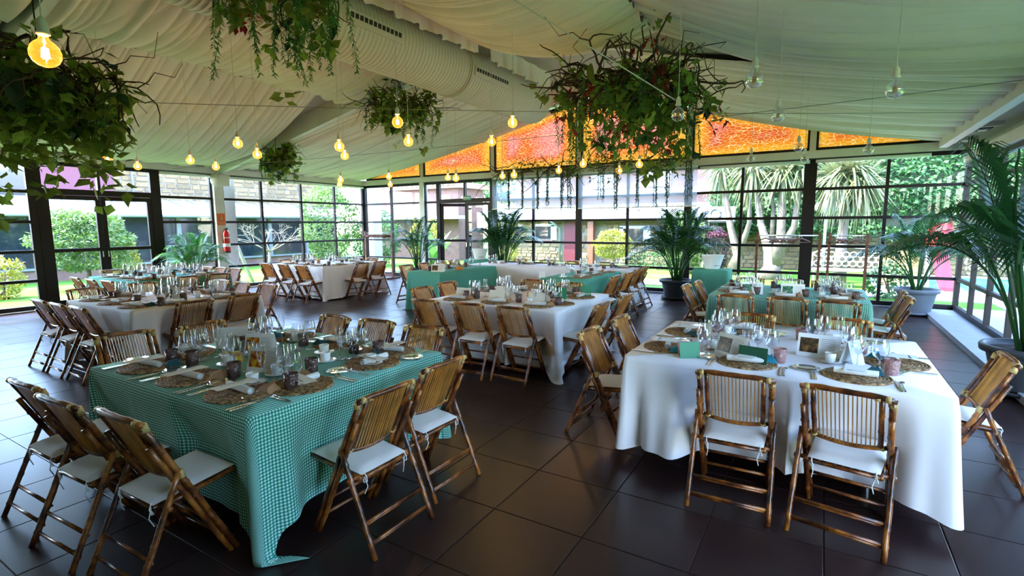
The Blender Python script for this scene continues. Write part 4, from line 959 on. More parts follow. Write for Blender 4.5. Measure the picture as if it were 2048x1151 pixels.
tent(-0.46, 3.58, R(-35), 'white tent card with dark brown photo behind the green card, front white table', 'dark_photo', w=0.24)
tent(0.02, 3.86, R(-8), 'white tent card with dark photo and printed lines, middle of front white table', 'dark_photo', w=0.24)
tent(0.20, 3.74, R(60), 'plain white folded card behind the glasses, front white table', None, w=0.13, h=0.15, text=False)
tent(-0.72, 6.98, R(10), 'white tent card with green landscape photo on the left of the far gingham table', 'green_photo', w=0.25)
tent(-0.27, 6.98, R(5), 'white tent card with green landscape photo in the middle of the far gingham table', 'green_photo', w=0.25)
for x, y, lab in ((-3.68, 4.98, 'cream folded card at the left of the centre white table'), (-3.20, 4.98, 'cream folded card in the middle of the centre white table'), (-2.70, 5.02, 'cream folded card at the right of the centre white table'), (-3.35, 5.35, 'upright cream card among the glasses, centre white table')):
    tent(x, y, R(8), lab, None, w=0.20, h=0.115, mt='paper', text=False)
tent(-6.68, 3.15, R(35), 'white framed tent card on the white table by the left windows', 'dark_photo', w=0.15, text=False)
tent(-10.0, 4.6, R(35), 'white tent card on the green table at the far left', 'dark_photo', w=0.22)
tent(-6.15, 7.52, R(20), 'white tent card with dark photo on the left arm of the U', 'dark_photo', w=0.26)
def flat_card(x, y, z, rz, label, mt, w, h, lean):
    t = thing('standing_card', label, 'card', (x, y, z), rz, 'cards propped against tumblers')
    link('card', MB().box((0, 0, 0), (w, 0.002, h)).mesh('card', M[mt]), t, (0, 0, h/2*math.cos(lean)), (-lean, 0, 0)); return t
c = flat_card(-0.70, 3.40, ZC, R(38), 'bright green card propped against a pink tumbler, front white table', 'green_card', 0.135, 0.105, R(12))
link('stamp', MB().box((0.022, -0.004, 0.045), (0.026, 0.002, 0.034)).mesh('stamp', M['sign_white']), c, None, (-R(12), 0, 0)); link('stamp_print', MB().box((0.022, -0.0055, 0.045), (0.015, 0.002, 0.022)).mesh('stamp_print', M['red_leaf']), c, None, (-R(12), 0, 0))
flat_card(-0.33, 3.44, ZC, R(-12), 'dark green card standing behind the first placemat, front white table', 'dark_green_card', 0.17, 0.11, R(8))
flat_card(-2.52, 5.28, ZC, R(18), 'green card upright at the right of the centre white table', 'green_card', 0.11, 0.15, R(8)); flat_card(-2.42, 5.75, ZC, R(25), 'green card upright near the far right corner of the centre white table', 'green_card', 0.12, 0.13, R(8))
flat_card(-3.93, 7.0+0.48, ZC, R(20), 'small white card at the end of the right arm of the U', 'white_paper', 0.10, 0.10, R(14))
flat_card(-6.02, 8.0, ZC, R(24), 'small orange card on the left arm of the U', 'orange_box', 0.12, 0.06, R(10))
t = thing('gift_box', 'small orange and yellow box beside the cups on the front gingham table', 'box', (-3.18, 1.86, ZC), R(35)); link('sleeve', MB().box((0, 0, 0.030), (0.030, 0.030, 0.060)).mesh('sleeve', M['orange_box']), t); link('band', MB().box((0, 0, 0.026), (0.0312, 0.0312, 0.026)).mesh('band', M['yellow']), t); link('tag', MB().box((-0.04, 0, 0.064), (0.07, 0.03, 0.008)).mesh('tag', M['yellow']), t)
t = thing('gift_box', 'small orange cup-shaped box in the middle of the centre white table', 'box', (-3.02, 5.40, ZC), 0); link('body', MB().lathe([(0.022, 0), (0.030, 0.055), (0.028, 0.055), (0.02, 0.004)], 14).mesh('body', M['orange_box'], True), t); link('label_patch', MB().lathe([(0.0285, 0.025), (0.0305, 0.045)], 14, capb=False).mesh('label_patch', M['yellow'], True), t)
t = thing('jar', 'amber jar on the far corner white table', 'jar', (-9.9, 7.8, ZC), 0); link('body', MB().lathe([(0.04, 0), (0.042, 0.08), (0.03, 0.095)], 14, capt=True).mesh('body', M['kraft'], True), t); link('lid', MB().lathe([(0.034, 0.095), (0.034, 0.115)], 14, capt=True).mesh('lid', M['yellow'], True), t)
# ------------------------------------------------------------------ greenery
def orient(dirs, ups):
    d = dirs/np.linalg.norm(dirs, axis=1, keepdims=True); s = np.cross(d, ups); ln = np.linalg.norm(s, axis=1, keepdims=True); s = np.where(ln < 1e-4, np.array([[1.0, 0, 0]]), s/np.maximum(ln, 1e-4)); n = np.cross(s, d); return d, s, n
def leaf_cloud(P, D, size, width, gen, fold=0.15, tipw=0.0, six=True):
    """P (n,3) stalk ends, D (n,3) directions; pointed leaves of 6 vertices and 4 triangles-in-quads"""
    n = len(P); L = size*gen.uniform(0.7, 1.3, (n, 1)); Wd = L*width
    up = np.stack([gen.normal(0, 0.5, n), gen.normal(0, 0.5, n), np.ones(n)], -1)
    d, s, nn = orient(D, up)
    a = P; b = P+d*L*0.38+s*Wd*0.5-nn*L*fold*0.3; c = P+d*L*0.38-s*Wd*0.5-nn*L*fold*0.3; e = P+d*L-nn*L*fold; mid = P+d*L*0.42+nn*L*0.05
    V = np.stack([a, b, mid, c, e], 1).reshape(-1, 3); o = np.arange(n)[:, None]*5
    Q = np.concatenate([np.concatenate([o+0, o+1, o+4, o+2], 1), np.concatenate([o+0, o+2, o+4, o+3], 1)])
    return V, Q
def unit(gen, n, zb=0.0): v = gen.normal(0, 1, (n, 3)); v[:, 2] += zb; return v/np.linalg.norm(v, axis=1, keepdims=True)
def twig_paths(gen, n, rad, hgt, up=0.2):
    out = []
    for _ in range(n):
        a = gen.uniform(0, 2*PI); q = rad*0.50*math.sqrt(gen.random()); p = np.array([q*math.cos(a), q*math.sin(a), gen.uniform(-0.06, 0.16)*hgt]); a += gen.normal(0, 0.9); d = np.array([math.cos(a), math.sin(a), gen.normal(0.05, 0.18)])
        pts = [p.copy()]; st = rad*gen.uniform(0.055, 0.105); k = int(gen.integers(6, 10))
        for i in range(k):
            d = d+gen.normal(0, 0.42, 3); d[2] -= 0.05*i*0.5; d /= np.linalg.norm(d); p = p+d*st; pts.append(p.copy())
        out.append(pts)
    return out
def big_leaf(L, Wd, bend):
    m = MB(); n = 8
    for i in range(n+1):
        t = i/n; w = Wd*math.sin(PI*min(1, t*0.97+0.03))**0.8*(1-0.3*t); z = -bend*L*t*t
        m.v += [(-w/2, L*t, z+0.10*w), (0, L*t, z), (w/2, L*t, z+0.10*w)]
    for i in range(n):
        for k_ in (0, 1): a = i*3+k_; m.f.append((a, a+1, a+4, a+3))
    return m
BIGL = [big_leaf(0.34, 0.16, 0.25).mesh('broad_leaf', M['dark_leaf'], True), big_leaf(0.30, 0.13, 0.35).mesh('broad_leaf', M['ivy'], True)]
def maple_leaf():
    m = MB(); m.v.append((0, 0, 0)); k_ = 7
    for i in range(k_):
        a = R(-120+240*i/(k_-1))+PI/2; l = 0.085*(1-0.35*abs(i-3)/3); w = R(9)
        b = len(m.v); m.v += [(math.cos(a-w)*l*0.5, math.sin(a-w)*l*0.5, -0.004), (math.cos(a)*l, math.sin(a)*l, -0.02), (math.cos(a+w)*l*0.5, math.sin(a+w)*l*0.5, -0.004)]; m.f.append((0, b, b+1, b+2))
    return m.mesh('maple_leaf', M['red_leaf'])
MAPLE = maple_leaf()
def strand(gen, L, per, leaf, width, sway=0.12):
    n = int(L/per); t = np.linspace(0, 1, n); x = sway*L*0.3*np.sin(t*gen.uniform(2, 5)+gen.uniform(0, 6)); y = sway*L*0.3*np.sin(t*gen.uniform(2, 5)+gen.uniform(0, 6)); x -= x[0]; y -= y[0]
    P = np.stack([x, y, -L*t], -1); P2 = np.repeat(P, 2, 0); a = gen.uniform(0, 2*PI, len(P2)); D = np.stack([np.cos(a), np.sin(a), np.full(len(P2), -0.7)], -1)
    V, Q = leaf_cloud(P2, D, leaf, width, gen); return V, Q, P
def hanging_garden(name, label, c, rad, hgt, seed, n_leaf=900, n_twig=46, n_strand=14, big=8, red=0, slen=0.55, top=4.0, dense=1.0):
    gen = np.random.default_rng(seed); t = thing(name, label, 'hanging plant', c, 0, 'hanging branch and ivy arrangements')
    paths = twig_paths(gen, n_twig, rad, hgt); m = MB()
    for pts in paths:
        k_ = len(pts); m.tube([tuple(p) for p in pts], [0.011*rad*(1-0.75*i/(k_-1))+0.0015 for i in range(k_)], 5, False)
        if gen.random() < 0.8:
            b = pts[int(k_*0.5)]; d = unit(gen, 1)[0]; q = [b+d*rad*0.10*j+gen.normal(0, 0.018*rad, 3)*j for j in range(5)]; m.tube([tuple(p) for p in q], [0.005*rad*(1-0.7*j/4)+0.001 for j in range(5)], 4, False)
    stuff(link('branches', m.mesh('branches', M['twig'], True), t))
    # leaves sit along the twigs, thickest in the middle
    allp = np.array([p for pts in paths for p in pts[:-1]])
    def cloud(nm, k_, size, width, mt, spread, down, clump=5):
        cc = allp[gen.integers(0, len(allp), max(1, k_//clump))]; cc = cc*np.array([0.82, 0.82, 1.0])+gen.normal(0, 0.05*rad, cc.shape); cc[:, 2] -= np.abs(gen.normal(0, 1.9*spread*hgt, len(cc)))*(1-0.55*np.minimum(1, np.hypot(cc[:, 0], cc[:, 1])/rad))
        P = np.repeat(cc, clump, 0); P = P+gen.normal(0, 0.045, P.shape); D = unit(gen, len(P)); D[:, 2] -= down
        V, Q = leaf_cloud(P, D, size, width, gen); stuff(link(nm, np_mesh(nm, V, Q, mt, False), t))
    cloud('ivy_leaves', int(n_leaf*0.48), 0.125, 0.85, M['ivy'], 0.25, 0.5); cloud('fresh_leaves', int(n_leaf*0.44), 0.10, 0.75, M['lime'], 0.20, 0.3); cloud('dark_leaves', int(n_leaf*0.14), 0.13, 0.6, M['dark_leaf'], 0.18, 0.6)
    if red: cloud('crimson_leaves', red*11, 0.09, 0.45, M['red_leaf'], 0.18, 0.3, 9)
    VV, QQ, o = [], [], 0; sm = MB()
    for _ in range(n_strand):
        a = gen.uniform(0, 2*PI); r_ = rad*0.75*math.sqrt(gen.random()); V, Q, P = strand(gen, slen*gen.uniform(0.5, 1.2), 0.018, 0.05, 0.26); off = np.array([r_*math.cos(a), r_*math.sin(a), -0.15*hgt*gen.random()])
        VV.append(V+off); QQ.append(Q+o); o += len(V); sm.tube([tuple(p+off) for p in P[::4]], 0.0022, 4, False)
    if VV:
        f = stuff(link('trailing_ferns', np_mesh('trailing_ferns', np.concatenate(VV), np.concatenate(QQ), M['fern'], False), t)); link('fern_stems', sm.mesh('fern_stems', M['stem']), f)
    for i in range(big):
        a = gen.uniform(0, 2*PI); r_ = rad*gen.uniform(0.3, 0.72); o_ = link('broad_leaf', BIGL[i % 2], t, (r_*math.cos(a), r_*math.sin(a), gen.uniform(-0.35, 0.2)*hgt), (R(gen.uniform(-95, -25)), gen.uniform(-0.5, 0.5), a-PI/2)); o_.scale = (gen.uniform(0.7, 1.2),)*3
    for i in range(red):
        a = gen.uniform(0, 2*PI); r_ = rad*gen.uniform(0.35, 0.8); link('maple_leaf', MAPLE, t, (r_*math.cos(a), r_*math.sin(a), gen.uniform(-0.45, 0.1)*hgt), (R(gen.uniform(40, 110)), gen.uniform(-0.6, 0.6), gen.uniform(0, 6)), scale=1.45)
    h = top-c[2]
    link('hook', MB().tube([(0, 0, -0.05), (0, 0, h-0.08), (0.03, 0, h-0.02), (0.02, 0, h+0.03), (-0.01, 0, h+0.02)], 0.006, 6).mesh('hook', M['black']), t)
    return t
hanging_garden('hanging_garden', 'largest hanging tangle of willow, ivy and red leaves before the orange gable', (-2.02, 6.02, 3.24), 1.25, 1.0, 1, 1050, 90, 40, 14, 26, 0.80, 3.85)
hanging_garden('hanging_garden', 'dark ivy and willow arrangement hanging at the top left behind a glowing bulb', (-5.85, 1.86, 2.88), 1.0, 1.0, 2, 1300, 70, 22, 9, 0, 0.6, 4.3)
hanging_garden('hanging_garden', 'fern and maple arrangement hanging below the duct at the top edge', (-4.05, 3.02, 3.86), 0.85, 0.8, 3, 380, 40, 34, 6, 22, 0.85, 4.35)
hanging_garden('hanging_garden', 'willow and ivy arrangement hanging beyond the duct, behind two bulbs', (-6.47, 6.98, 3.68), 0.88, 0.5, 4, 700, 64, 14, 4, 0, 0.5, 4.2)
hanging_garden('hanging_garden', 'smallest hanging ivy arrangement near the left eaves', (-10.15, 7.05, 3.14), 0.55, 0.6, 5, 550, 34, 12, 2, 0, 0.5, 3.5)
hanging_garden('hanging_garden', 'green sprays hanging into the top edge above the right-hand bulbs', (-0.60, 3.30, 3.58), 0.80, 0.35, 6, 90, 16, 14, 0, 0, 0.40, 3.75)
# branch garland along the gable beam with hanging strands
def garland():
    gen = np.random.default_rng(9); t = thing('branch_garland', 'long twig garland with hanging vines along the beam below the orange gable', 'garland', (-5.0, YB-0.30, 2.98)); m = MB()
    for i in range(46):
        x = gen.uniform(-2.7, 2.5); p = np.array([x, gen.normal(0, 0.06), gen.normal(0, 0.05)]); d = np.array([gen.choice([-1, 1]), gen.normal(0, 0.3), gen.normal(0, 0.35)]); pts = [p.copy()]
        for j in range(8): d = d+gen.normal(0, 0.35, 3)*np.array([0.5, 0.6, 1]); d /= np.linalg.norm(d); p = p+d*0.11; pts.append(p.copy())
        m.tube([tuple(q) for q in pts], [0.011*(1-0.7*j/8)+0.002 for j in range(9)], 5, False)
    stuff(link('branches', m.mesh('branches', M['twig'], True), t))
    P = np.stack([gen.uniform(-2.7, 2.5, 1300), gen.normal(0, 0.08, 1300), gen.normal(0.0, 0.10, 1300)], -1); P[:, 2] += 0.12*np.sin(P[:, 0]*3); V, Q = leaf_cloud(P, unit(gen, 1300), 0.06, 0.7, gen); stuff(link('leaves', np_mesh('leaves', V, Q, M['ivy'], False), t))
    for x in (-2.15, -1.72, -1.28, -0.98, -0.62, -0.42, 0.42, 0.78, 1.30, 1.72, 1.98, 2.40):
        vine = MB(); VV, QQ, o = [], [], 0
        for _ in range(4):
            dx = gen.normal(0, 0.03); L = gen.uniform(0.75, 1.10); V, Q, P = strand(gen, L, 0.024, 0.050, 0.42, 0.03); off = np.array([x+dx, gen.normal(0, 0.03), 0.0]); VV.append(V+off); QQ.append(Q+o); o += len(V); vine.tube([tuple(p+off) for p in P[::5]], 0.0065, 4, False)
        v = stuff(link('hanging_vine', np_mesh('hanging_vine', np.concatenate(VV), np.concatenate(QQ), M['dark_leaf'], False), t)); link('vine_stems', vine.mesh('vine_stems', M['stem']), v)
    for x, z in ((-2.3, -0.30), (-1.45, -0.22), (-1.35, -0.34), (0.15, -0.30), (0.62, -0.38), (0.85, -0.34), (1.62, -0.16), (2.05, -0.18), (2.18, -0.30)):
        P = np.repeat(np.array([[x, -0.02, z]]), 9, 0)+gen.normal(0, 0.02, (9, 3)); V, Q = leaf_cloud(P, unit(gen, 9), 0.10, 0.35, gen); stuff(link('leaf_tuft', np_mesh('leaf_tuft', V, Q, M['dark_leaf'], False), t))
garland()

# ------------------------------------------------------------------ potted palms
def frond(L, gen, droop, leafl, mt, npair=26):
    """rachis rising along +y/+z then arching over; leaflets on both sides"""
    m = MB(); pts = []
    for i in range(15):
        t = i/14; pts.append(np.array([0.04*L*math.sin(3*t+gen.uniform(0, 0.2)), L*(0.30*t+0.60*t*t*droop), L*(0.92*t-0.62*droop*t*t*t)]))
    m.tube([tuple(p) for p in pts], [0.0095*(1-0.8*i/14)*L+0.0012 for i in range(15)], 5, False)
    nb = len(m.v)
    for k_ in range(npair):
        t = 0.34+0.66*k_/(npair-1); f = t*14; i = min(13, int(f)); p = pts[i]+(pts[i+1]-pts[i])*(f-i); d = pts[i+1]-pts[i]; d = d/np.linalg.norm(d)
        ll = leafl*(0.35+0.65*math.sin(PI*min(1, 0.15+0.85*(k_/(npair-1))**0.8)))*gen.uniform(0.88, 1.1)
        for s in (-1, 1):
            side = np.array([s, 0, 0.0]); dirv = side*0.80+d*0.55+np.array([0, 0, 0.22]); dirv /= np.linalg.norm(dirv); w = np.cross(dirv, side*0+np.array([0, 0, 1.0])); w = w/(np.linalg.norm(w)+1e-6)*ll*0.042
            q1 = p+dirv*ll*0.45+np.array([0, 0, 0.03*ll]); q2 = p+dirv*ll*0.95-np.array([0, 0, ll*gen.uniform(0.18, 0.42)])
            b = len(m.v); m.v += [tuple(p), tuple(q1+w), tuple(q2), tuple(q1-w)]; m.f.append((b, b+1, b+2, b+3))
    return m.mesh('frond', mt, False)
def palm(x, y, label, potr, poth, H, nf, seed, mt='palm', pot='pot', leafl=0.36, spread=1.0, lean=0.0, tall=1.0, soil_z=None):
    gen = np.random.default_rng(seed); t = thing('potted_palm', label, 'potted palm', (x, y, 0), gen.uniform(0, 1), 'potted palms by the windows')
    p = [(potr*0.70, 0.045), (potr*0.72, 0.06), (potr*0.93, poth*0.80), (potr*0.95, poth*0.84), (potr*1.08, poth*0.86), (potr*1.10, poth*0.97), (potr*1.08, poth), (potr*0.99, poth), (potr*0.95, poth*0.88), (potr*0.93, poth*0.86)]
    pt = link('pot', MB().lathe(p, 32).mesh('pot', M[pot], True), t); link('saucer', MB().lathe([(potr*0.80, 0.02), (potr*0.95, 0.03), (potr*0.97, 0.065), (potr*0.93, 0.065), (potr*0.9, 0.045), (0.01, 0.045)], 32).mesh('saucer', M[pot], True), t)
    for i in range(4): a = PI/2*i+0.5; link('caster', MB().tube([(potr*0.7*math.cos(a)-0.01, potr*0.7*math.sin(a), 0.016), (potr*0.7*math.cos(a)+0.01, potr*0.7*math.sin(a), 0.016)], 0.016, 10).mesh('caster', M['cable'], True), t)
    link('soil', MB().lathe([(potr*0.93, poth*0.885), (potr*0.5, poth*0.90), (0.01, poth*0.905)], 24, capb=False).mesh('soil', M['soil'], True), t)
    meshes = [frond(1.0, gen, d, leafl, M[mt]) for d in (0.35, 0.6, 0.85, 1.05)]
    for i in range(nf):
        a = 2.399*i+gen.uniform(-0.3, 0.3); inner = i/nf; L = H*(1.02-0.30*inner*gen.uniform(0.6, 1.3))*tall
        r_ = potr*0.30*math.sqrt(gen.random()); me = meshes[min(3, int(inner*4*spread*0.999))]
        o = link('frond', me, t, (r_*math.cos(a), r_*math.sin(a), poth*0.88), (0, 0, a-PI/2)); o.scale = (L, L*(0.36+0.50*inner*spread), L)
    return t
palm(1.72, 6.45, 'tall kentia palm in a charcoal pot at the right edge behind the lone chair', 0.34, 0.46, 2.7, 16, 21, leafl=0.40, spread=0.75)
palm(1.46, 11.25, 'kentia palm in a slate grey pot in the glazed right corner', 0.30, 0.46, 1.85, 15, 22, pot='grey_pot', leafl=0.38)
palm(-2.62, 11.20, 'dense dark palm in a charcoal pot beside the bucket stand', 0.34, 0.42, 2.15, 24, 23, leafl=0.40, spread=0.9)
palm(-7.20, 11.45, 'dark palm beside the glass door, behind the U-shaped tables', 0.28, 0.40, 2.25, 24, 24, leafl=0.36, spread=0.7)
palm(-9.95, 11.25, 'slender palm near the coat rack in the far corner', 0.26, 0.38, 2.1, 12, 25, leafl=0.34, spread=0.9)
palm(-12.30, 6.30, 'bright green palm by the left windows beside the fire extinguisher', 0.28, 0.42, 1.48, 18, 26, mt='palm_light', leafl=0.40)

# ------------------------------------------------------------------ pendant bulbs
LIT = [(-2.73,0.89,2.30),(-5.91,3.62,2.56),(-7.64,3.97,2.52),(-8.15,4.61,2.52),(-6.04,3.94,2.48),(-7.62,2.98,2.44),(-8.86,3.84,2.50),(-4.63,4.00,2.47),(-5.61,4.93,2.54),(-3.54,3.77,2.58),(-3.98,4.40,2.52),(-3.57,5.45,2.62),(-3.01,5.02,2.72),(-7.60,6.56,2.43),(-8.75,7.52,2.46),(-7.16,7.34,2.52),(-7.84,8.07,2.45),(-5.92,7.57,2.46),(-5.13,6.77,2.35),(-5.07,8.09,2.48),(-4.33,7.26,2.40),(-3.86,7.94,2.50),(-3.14,7.29,2.50),(-2.88,8.14,2.46),(-2.42,7.73,2.49)]
OFF = [(-0.43,3.71,2.51),(0.33,4.05,2.42),(-0.38,4.97,2.50),(-1.06,4.37,2.48),(-0.32,7.40,2.53),(0.40,7.41,2.45),(-0.99,8.60,2.58),(-0.28,8.41,2.50)]
LITL = ['large glowing bulb hanging close by in front of the top left greenery', 'glowing bulb above the middle of the left windows, beside the one by the small plant', 'glowing bulb high over the white table by the left windows', 'glowing bulb above the fire extinguisher column', 'glowing bulb in front of the smallest hanging plant',
 'glowing bulb hanging at the tip of the top left greenery', 'glowing bulb just above the left window transom', 'upper glowing bulb of the pair left of the duct', 'lower glowing bulb of the pair left of the duct', 'upper glowing bulb of the pair before the willow arrangement', 'lower glowing bulb of the pair before the willow arrangement',
 'glowing bulb against the second orange gable panel', 'glowing bulb below the end of the duct', 'upper small glowing bulb before the far left corner', 'lower small glowing bulb before the far left corner', 'upper tiny glowing bulb at the left end of the gable', 'lower tiny glowing bulb at the left end of the gable', 'left glowing bulb of the pair above the open door', 'right glowing bulb of the pair above the open door',
 'left glowing bulb of the pair at the start of the garland', 'right glowing bulb of the pair at the start of the garland', 'glowing bulb over the left blind in the garland', 'glowing bulb at the centre stud of the gable', 'glowing bulb over the second blind in the garland', 'glowing bulb below the largest hanging plant']
OFFL = ['large unlit clear bulb hanging right of the largest plant', 'large unlit clear bulb furthest right against the drape', 'unlit clear bulb in front of the right orange panel top', 'unlit clear bulb in front of the largest hanging plant', 'unlit clear bulb at the foot of the right orange panels', 'unlit clear bulb below the last orange panel', 'lowest unlit clear bulb above the coat rail window', 'unlit clear bulb at the dark post between the windows']
BG = [(0.015, 0.074), (0.016, 0.062), (0.021, 0.050), (0.034, 0.040), (0.046, 0.026), (0.0525, 0.006), (0.0515, -0.016), (0.042, -0.035), (0.028, -0.047), (0.011, -0.0535), (0.001, -0.0545)]
BLIT = MB().lathe(BG[::-1], 20, capb=False).mesh('bulb_globe', M['amber_bulb'], True); BOFF = MB().lathe(BG[::-1], 20, capb=False).mesh('bulb_globe', M['bulb_glass'], True)
SOCK = MB().lathe([(0.017, 0.068), (0.024, 0.072), (0.024, 0.080), (0.019, 0.082), (0.019, 0.118), (0.012, 0.130), (0.006, 0.140)], 14, capt=True).mesh('socket', M['socket'], True)
def filament(mt):
    m = MB()
    for i in range(6): a = 2*PI*i/6; m.tube([(0.010*math.cos(a), 0.010*math.sin(a), 0.020), (0.013*math.cos(a+0.5), 0.013*math.sin(a+0.5), -0.018)], 0.0020, 5)
    m.tube([(0, 0, 0.07), (0, 0, -0.02)], 0.002, 5); return m.mesh('filament', mt, True)
FILL, FILO = filament(M['filament']), filament(M['cold_filament'])
for L_, lab, me, fi in ((LIT, LITL, BLIT, FILL), (OFF, OFFL, BOFF, FILO)):
    for (x, y, z), lb in zip(L_, lab):
        t = thing('pendant_bulb', lb, 'bulb', (x, y, z), 0, 'bare pendant bulbs on cords'); zc = roof_z(x)+0.11
        if x > 1.6: zc = 2.95
        link('globe', me, t); link('socket', SOCK, t); link('filament', fi, t); link('cord', MB().tube([(0, 0, 0.13), (0, 0, zc-z)], 0.0026, 5).mesh('cord', M['cord']), t)
for i, (a, b, lb) in enumerate((((-9.6, 0.6, 3.05), (1.6, 8.8, 2.98), 'thin grey cable slanting across the room below the drapes'), ((-2.05, 2.93, 3.22), (-1.09, 4.39, 2.60), 'pale cable slanting down in front of the largest hanging plant'), ((-12.70, 6.2, 2.90), (1.66, 6.9, 2.95), 'long grey cable crossing the room from eaves to eaves'), ((-12.6, 9.4, 2.98), (-4.8, 6.4, 3.4), 'thin cable running from the far left eaves to the duct'))):
    pts = [tuple(a[k_]+(b[k_]-a[k_])*t_ - (0.10*4*t_*(1-t_) if k_ == 2 and i != 1 else 0) for k_ in range(3)) for t_ in np.linspace(0, 1, 16)]
    tag(link('cable', MB().tube(pts, 0.0035 if i != 1 else 0.0045, 5).mesh('cable', M['cable' if i != 1 else 'cord'])), lb, 'cable')

# ------------------------------------------------------------------ coat rails, signs, extinguisher, speaker
def hanger_mesh():
    m = MB(); m.tube([(-0.20, 0, -0.10), (-0.02, 0, -0.035), (0, 0, -0.03), (0.02, 0, -0.035), (0.20, 0, -0.10)], 0.011, 5); m.tube([(-0.19, 0, -0.105), (0.19, 0, -0.105)], 0.007, 5); return m.mesh('hanger_body', M['wood'], True)
HB = hanger_mesh(); HH = MB().tube([(0, 0, -0.03), (0, 0, 0.0)]+[(0, 0.018*math.sin(a), 0.020-0.018*math.cos(a)) for a in np.linspace(0.2, 4.2, 8)], 0.0024, 5).mesh('hook', M['steel'], True)
def rail(xa, xb, y, h, label, hang, hlabel, foot=0.26, base=False):
    t = thing('coat_rail', label, 'coat rail', ((xa+xb)/2, y, 0), 0, 'wooden coat rails on the window side'); w = (xb-xa)/2
    for s in (-1, 1):
        link('post', MB().box((s*w, 0, h/2+0.02), (0.045, 0.035, h)).mesh('post', M['wood']), t); link('foot', MB().box((s*w, 0, 0.025), (0.05, 2*foot, 0.05)).mesh('foot', M['wood']), t)
    link('rod', MB().tube([(-w, 0, h-0.03), (w, 0, h-0.03)], 0.011, 8).mesh('rod', M['steel'], True), t); link('lower_bar', MB().box((0, 0, 0.12), (2*w, 0.03, 0.05)).mesh('lower_bar', M['wood']), t)
    for i, (u, a) in enumerate(hang):
        hz = thing('clothes_hanger', hlabel.replace('hanger on', 'hanger, number %s from left on' % (ORD+['eleventh', 'twelfth', 'thirteenth', 'fourteenth', 'fifteenth', 'sixteenth', 'seventeenth'])[i]).replace('number ', ''), 'hanger', ((xa+xb)/2+u*w, y, h-0.052), a, hlabel.replace('wooden', 'row of wooden')); link('body', HB, hz); link('hook', HH, hz)
rail(-1.08, -0.04, 11.0, 1.40, 'wooden coat rail with many hangers, left of the two before the garden windows', [(-0.72, 0.35)]+[(-0.45+0.075*i, 1.25+0.12*math.sin(i*2)) for i in range(10)]+[(0.36, 0.7), (0.44, 0.8)], 'wooden clothes hanger on the left window coat rail')
rail(0.11, 0.68, 11.0, 1.40, 'narrow wooden coat rail with few hangers, right of the two before the garden windows', [(-0.70, 0.8), (-0.55, 1.1), (-0.42, 1.2), (-0.30, 1.15), (-0.18, 1.2), (0.15, 0.7), (0.42, 0.9), (0.62, 0.8)], 'wooden clothes hanger on the right window coat rail')
rail(-12.10, -11.00, 11.30, 1.40, 'reddish wooden coat rail in the far left corner', [(-0.85+0.10*i, 0.9+0.25*math.sin(i*1.7)) for i in range(17)], 'wooden clothes hanger on the corner coat rail', foot=0.3)
def text_mesh(s, size, m_):
    c = text_curve(s, size, m_); o = bpy.data.objects.new('lettering', c); COL.objects.link(o); dg = bpy.context.evaluated_depsgraph_get(); me = bpy.data.meshes.new_from_object(o.evaluated_get(dg)); bpy.data.objects.remove(o); return me
def text_curve(s, size, m_):
    c = bpy.data.curves.new('lettering', 'FONT'); c.body = s; c.size = size; c.extrude = 0.001; c.align_x = 'CENTER'; c.align_y = 'CENTER'; c.materials.append(m_); return c
t = thing('exit_sign', 'green exit sign reading SALIDA above the glass door', 'sign', (-8.68, YB-0.075, 2.36), 0); link('plate', MB().box((0, 0, 0), (0.27, 0.02, 0.12)).mesh('plate', M['sign_green']), t); link('lettering', text_mesh('SALIDA', 0.068, M['sign_white']), t, (0, -0.0125, 0), (PI/2, 0, 0))
t = thing('extinguisher_sign', 'orange-red fire extinguisher sign on the cream column', 'sign', (XL+0.125, 7.24, 1.77), 0); link('plate', MB().box((0, 0, 0), (0.006, 0.215, 0.30)).mesh('plate', M['cane']), t); link('panel', MB().box((0.004, 0, 0.035), (0.004, 0.19, 0.20)).mesh('panel', M['sign_orange']), t); link('caption_bar', MB().box((0.004, 0, -0.105), (0.004, 0.19, 0.055)).mesh('caption_bar', M['sign_orange']), t)
m = MB(); m.tube([(0.007, 0.0, -0.03), (0.007, 0.0, 0.06)], 0.026, 10); m.tube([(0.007, 0.0, 0.06), (0.007, 0.01, 0.10)], [0.02, 0.008], 8); m.tube([(0.008, -0.03, 0.10), (0.008, 0.01, 0.09), (0.008, 0.045, -0.02)], 0.006, 6); link('pictogram', m.mesh('pictogram', M['cane'], True), t); link('caption', MB().box((0.007, 0, -0.105), (0.002, 0.15, 0.012)).mesh('caption', M['cane']), t)
t = thing('fire_extinguisher', 'red fire extinguisher hung on the cream column', 'extinguisher', (XL+0.23, 7.28, 0.98), 0)
link('cylinder', MB().lathe([(0.070, 0.0), (0.078, 0.02), (0.078, 0.42), (0.065, 0.48), (0.030, 0.515), (0.024, 0.53)], 24, capt=True).mesh('cylinder', M['red_paint'], True), t); link('base_ring', MB().lathe([(0.074, -0.035), (0.079, -0.03), (0.079, 0.012)], 24).mesh('base_ring', M['black'], True), t)
link('valve', MB().box((0.01, 0, 0.555), (0.07, 0.045, 0.05)).box((0.05, 0, 0.575), (0.10, 0.02, 0.012)).mesh('valve', M['black']), t); link('hose', MB().tube([(0.0, -0.03, 0.55), (0.02, -0.09, 0.53), (0.03, -0.10, 0.42), (0.03, -0.095, 0.20)], 0.011, 7).mesh('hose', M['black'], True), t); link('label_patch', MB().lathe([(0.0788, 0.12), (0.0788, 0.20)], 24, capb=False).mesh('label_patch', M['paper'], True), t); link('gauge_collar', MB().lathe([(0.0788, 0.33), (0.0788, 0.35)], 24, capb=False).mesh('gauge_collar', M['paper'], True), t)
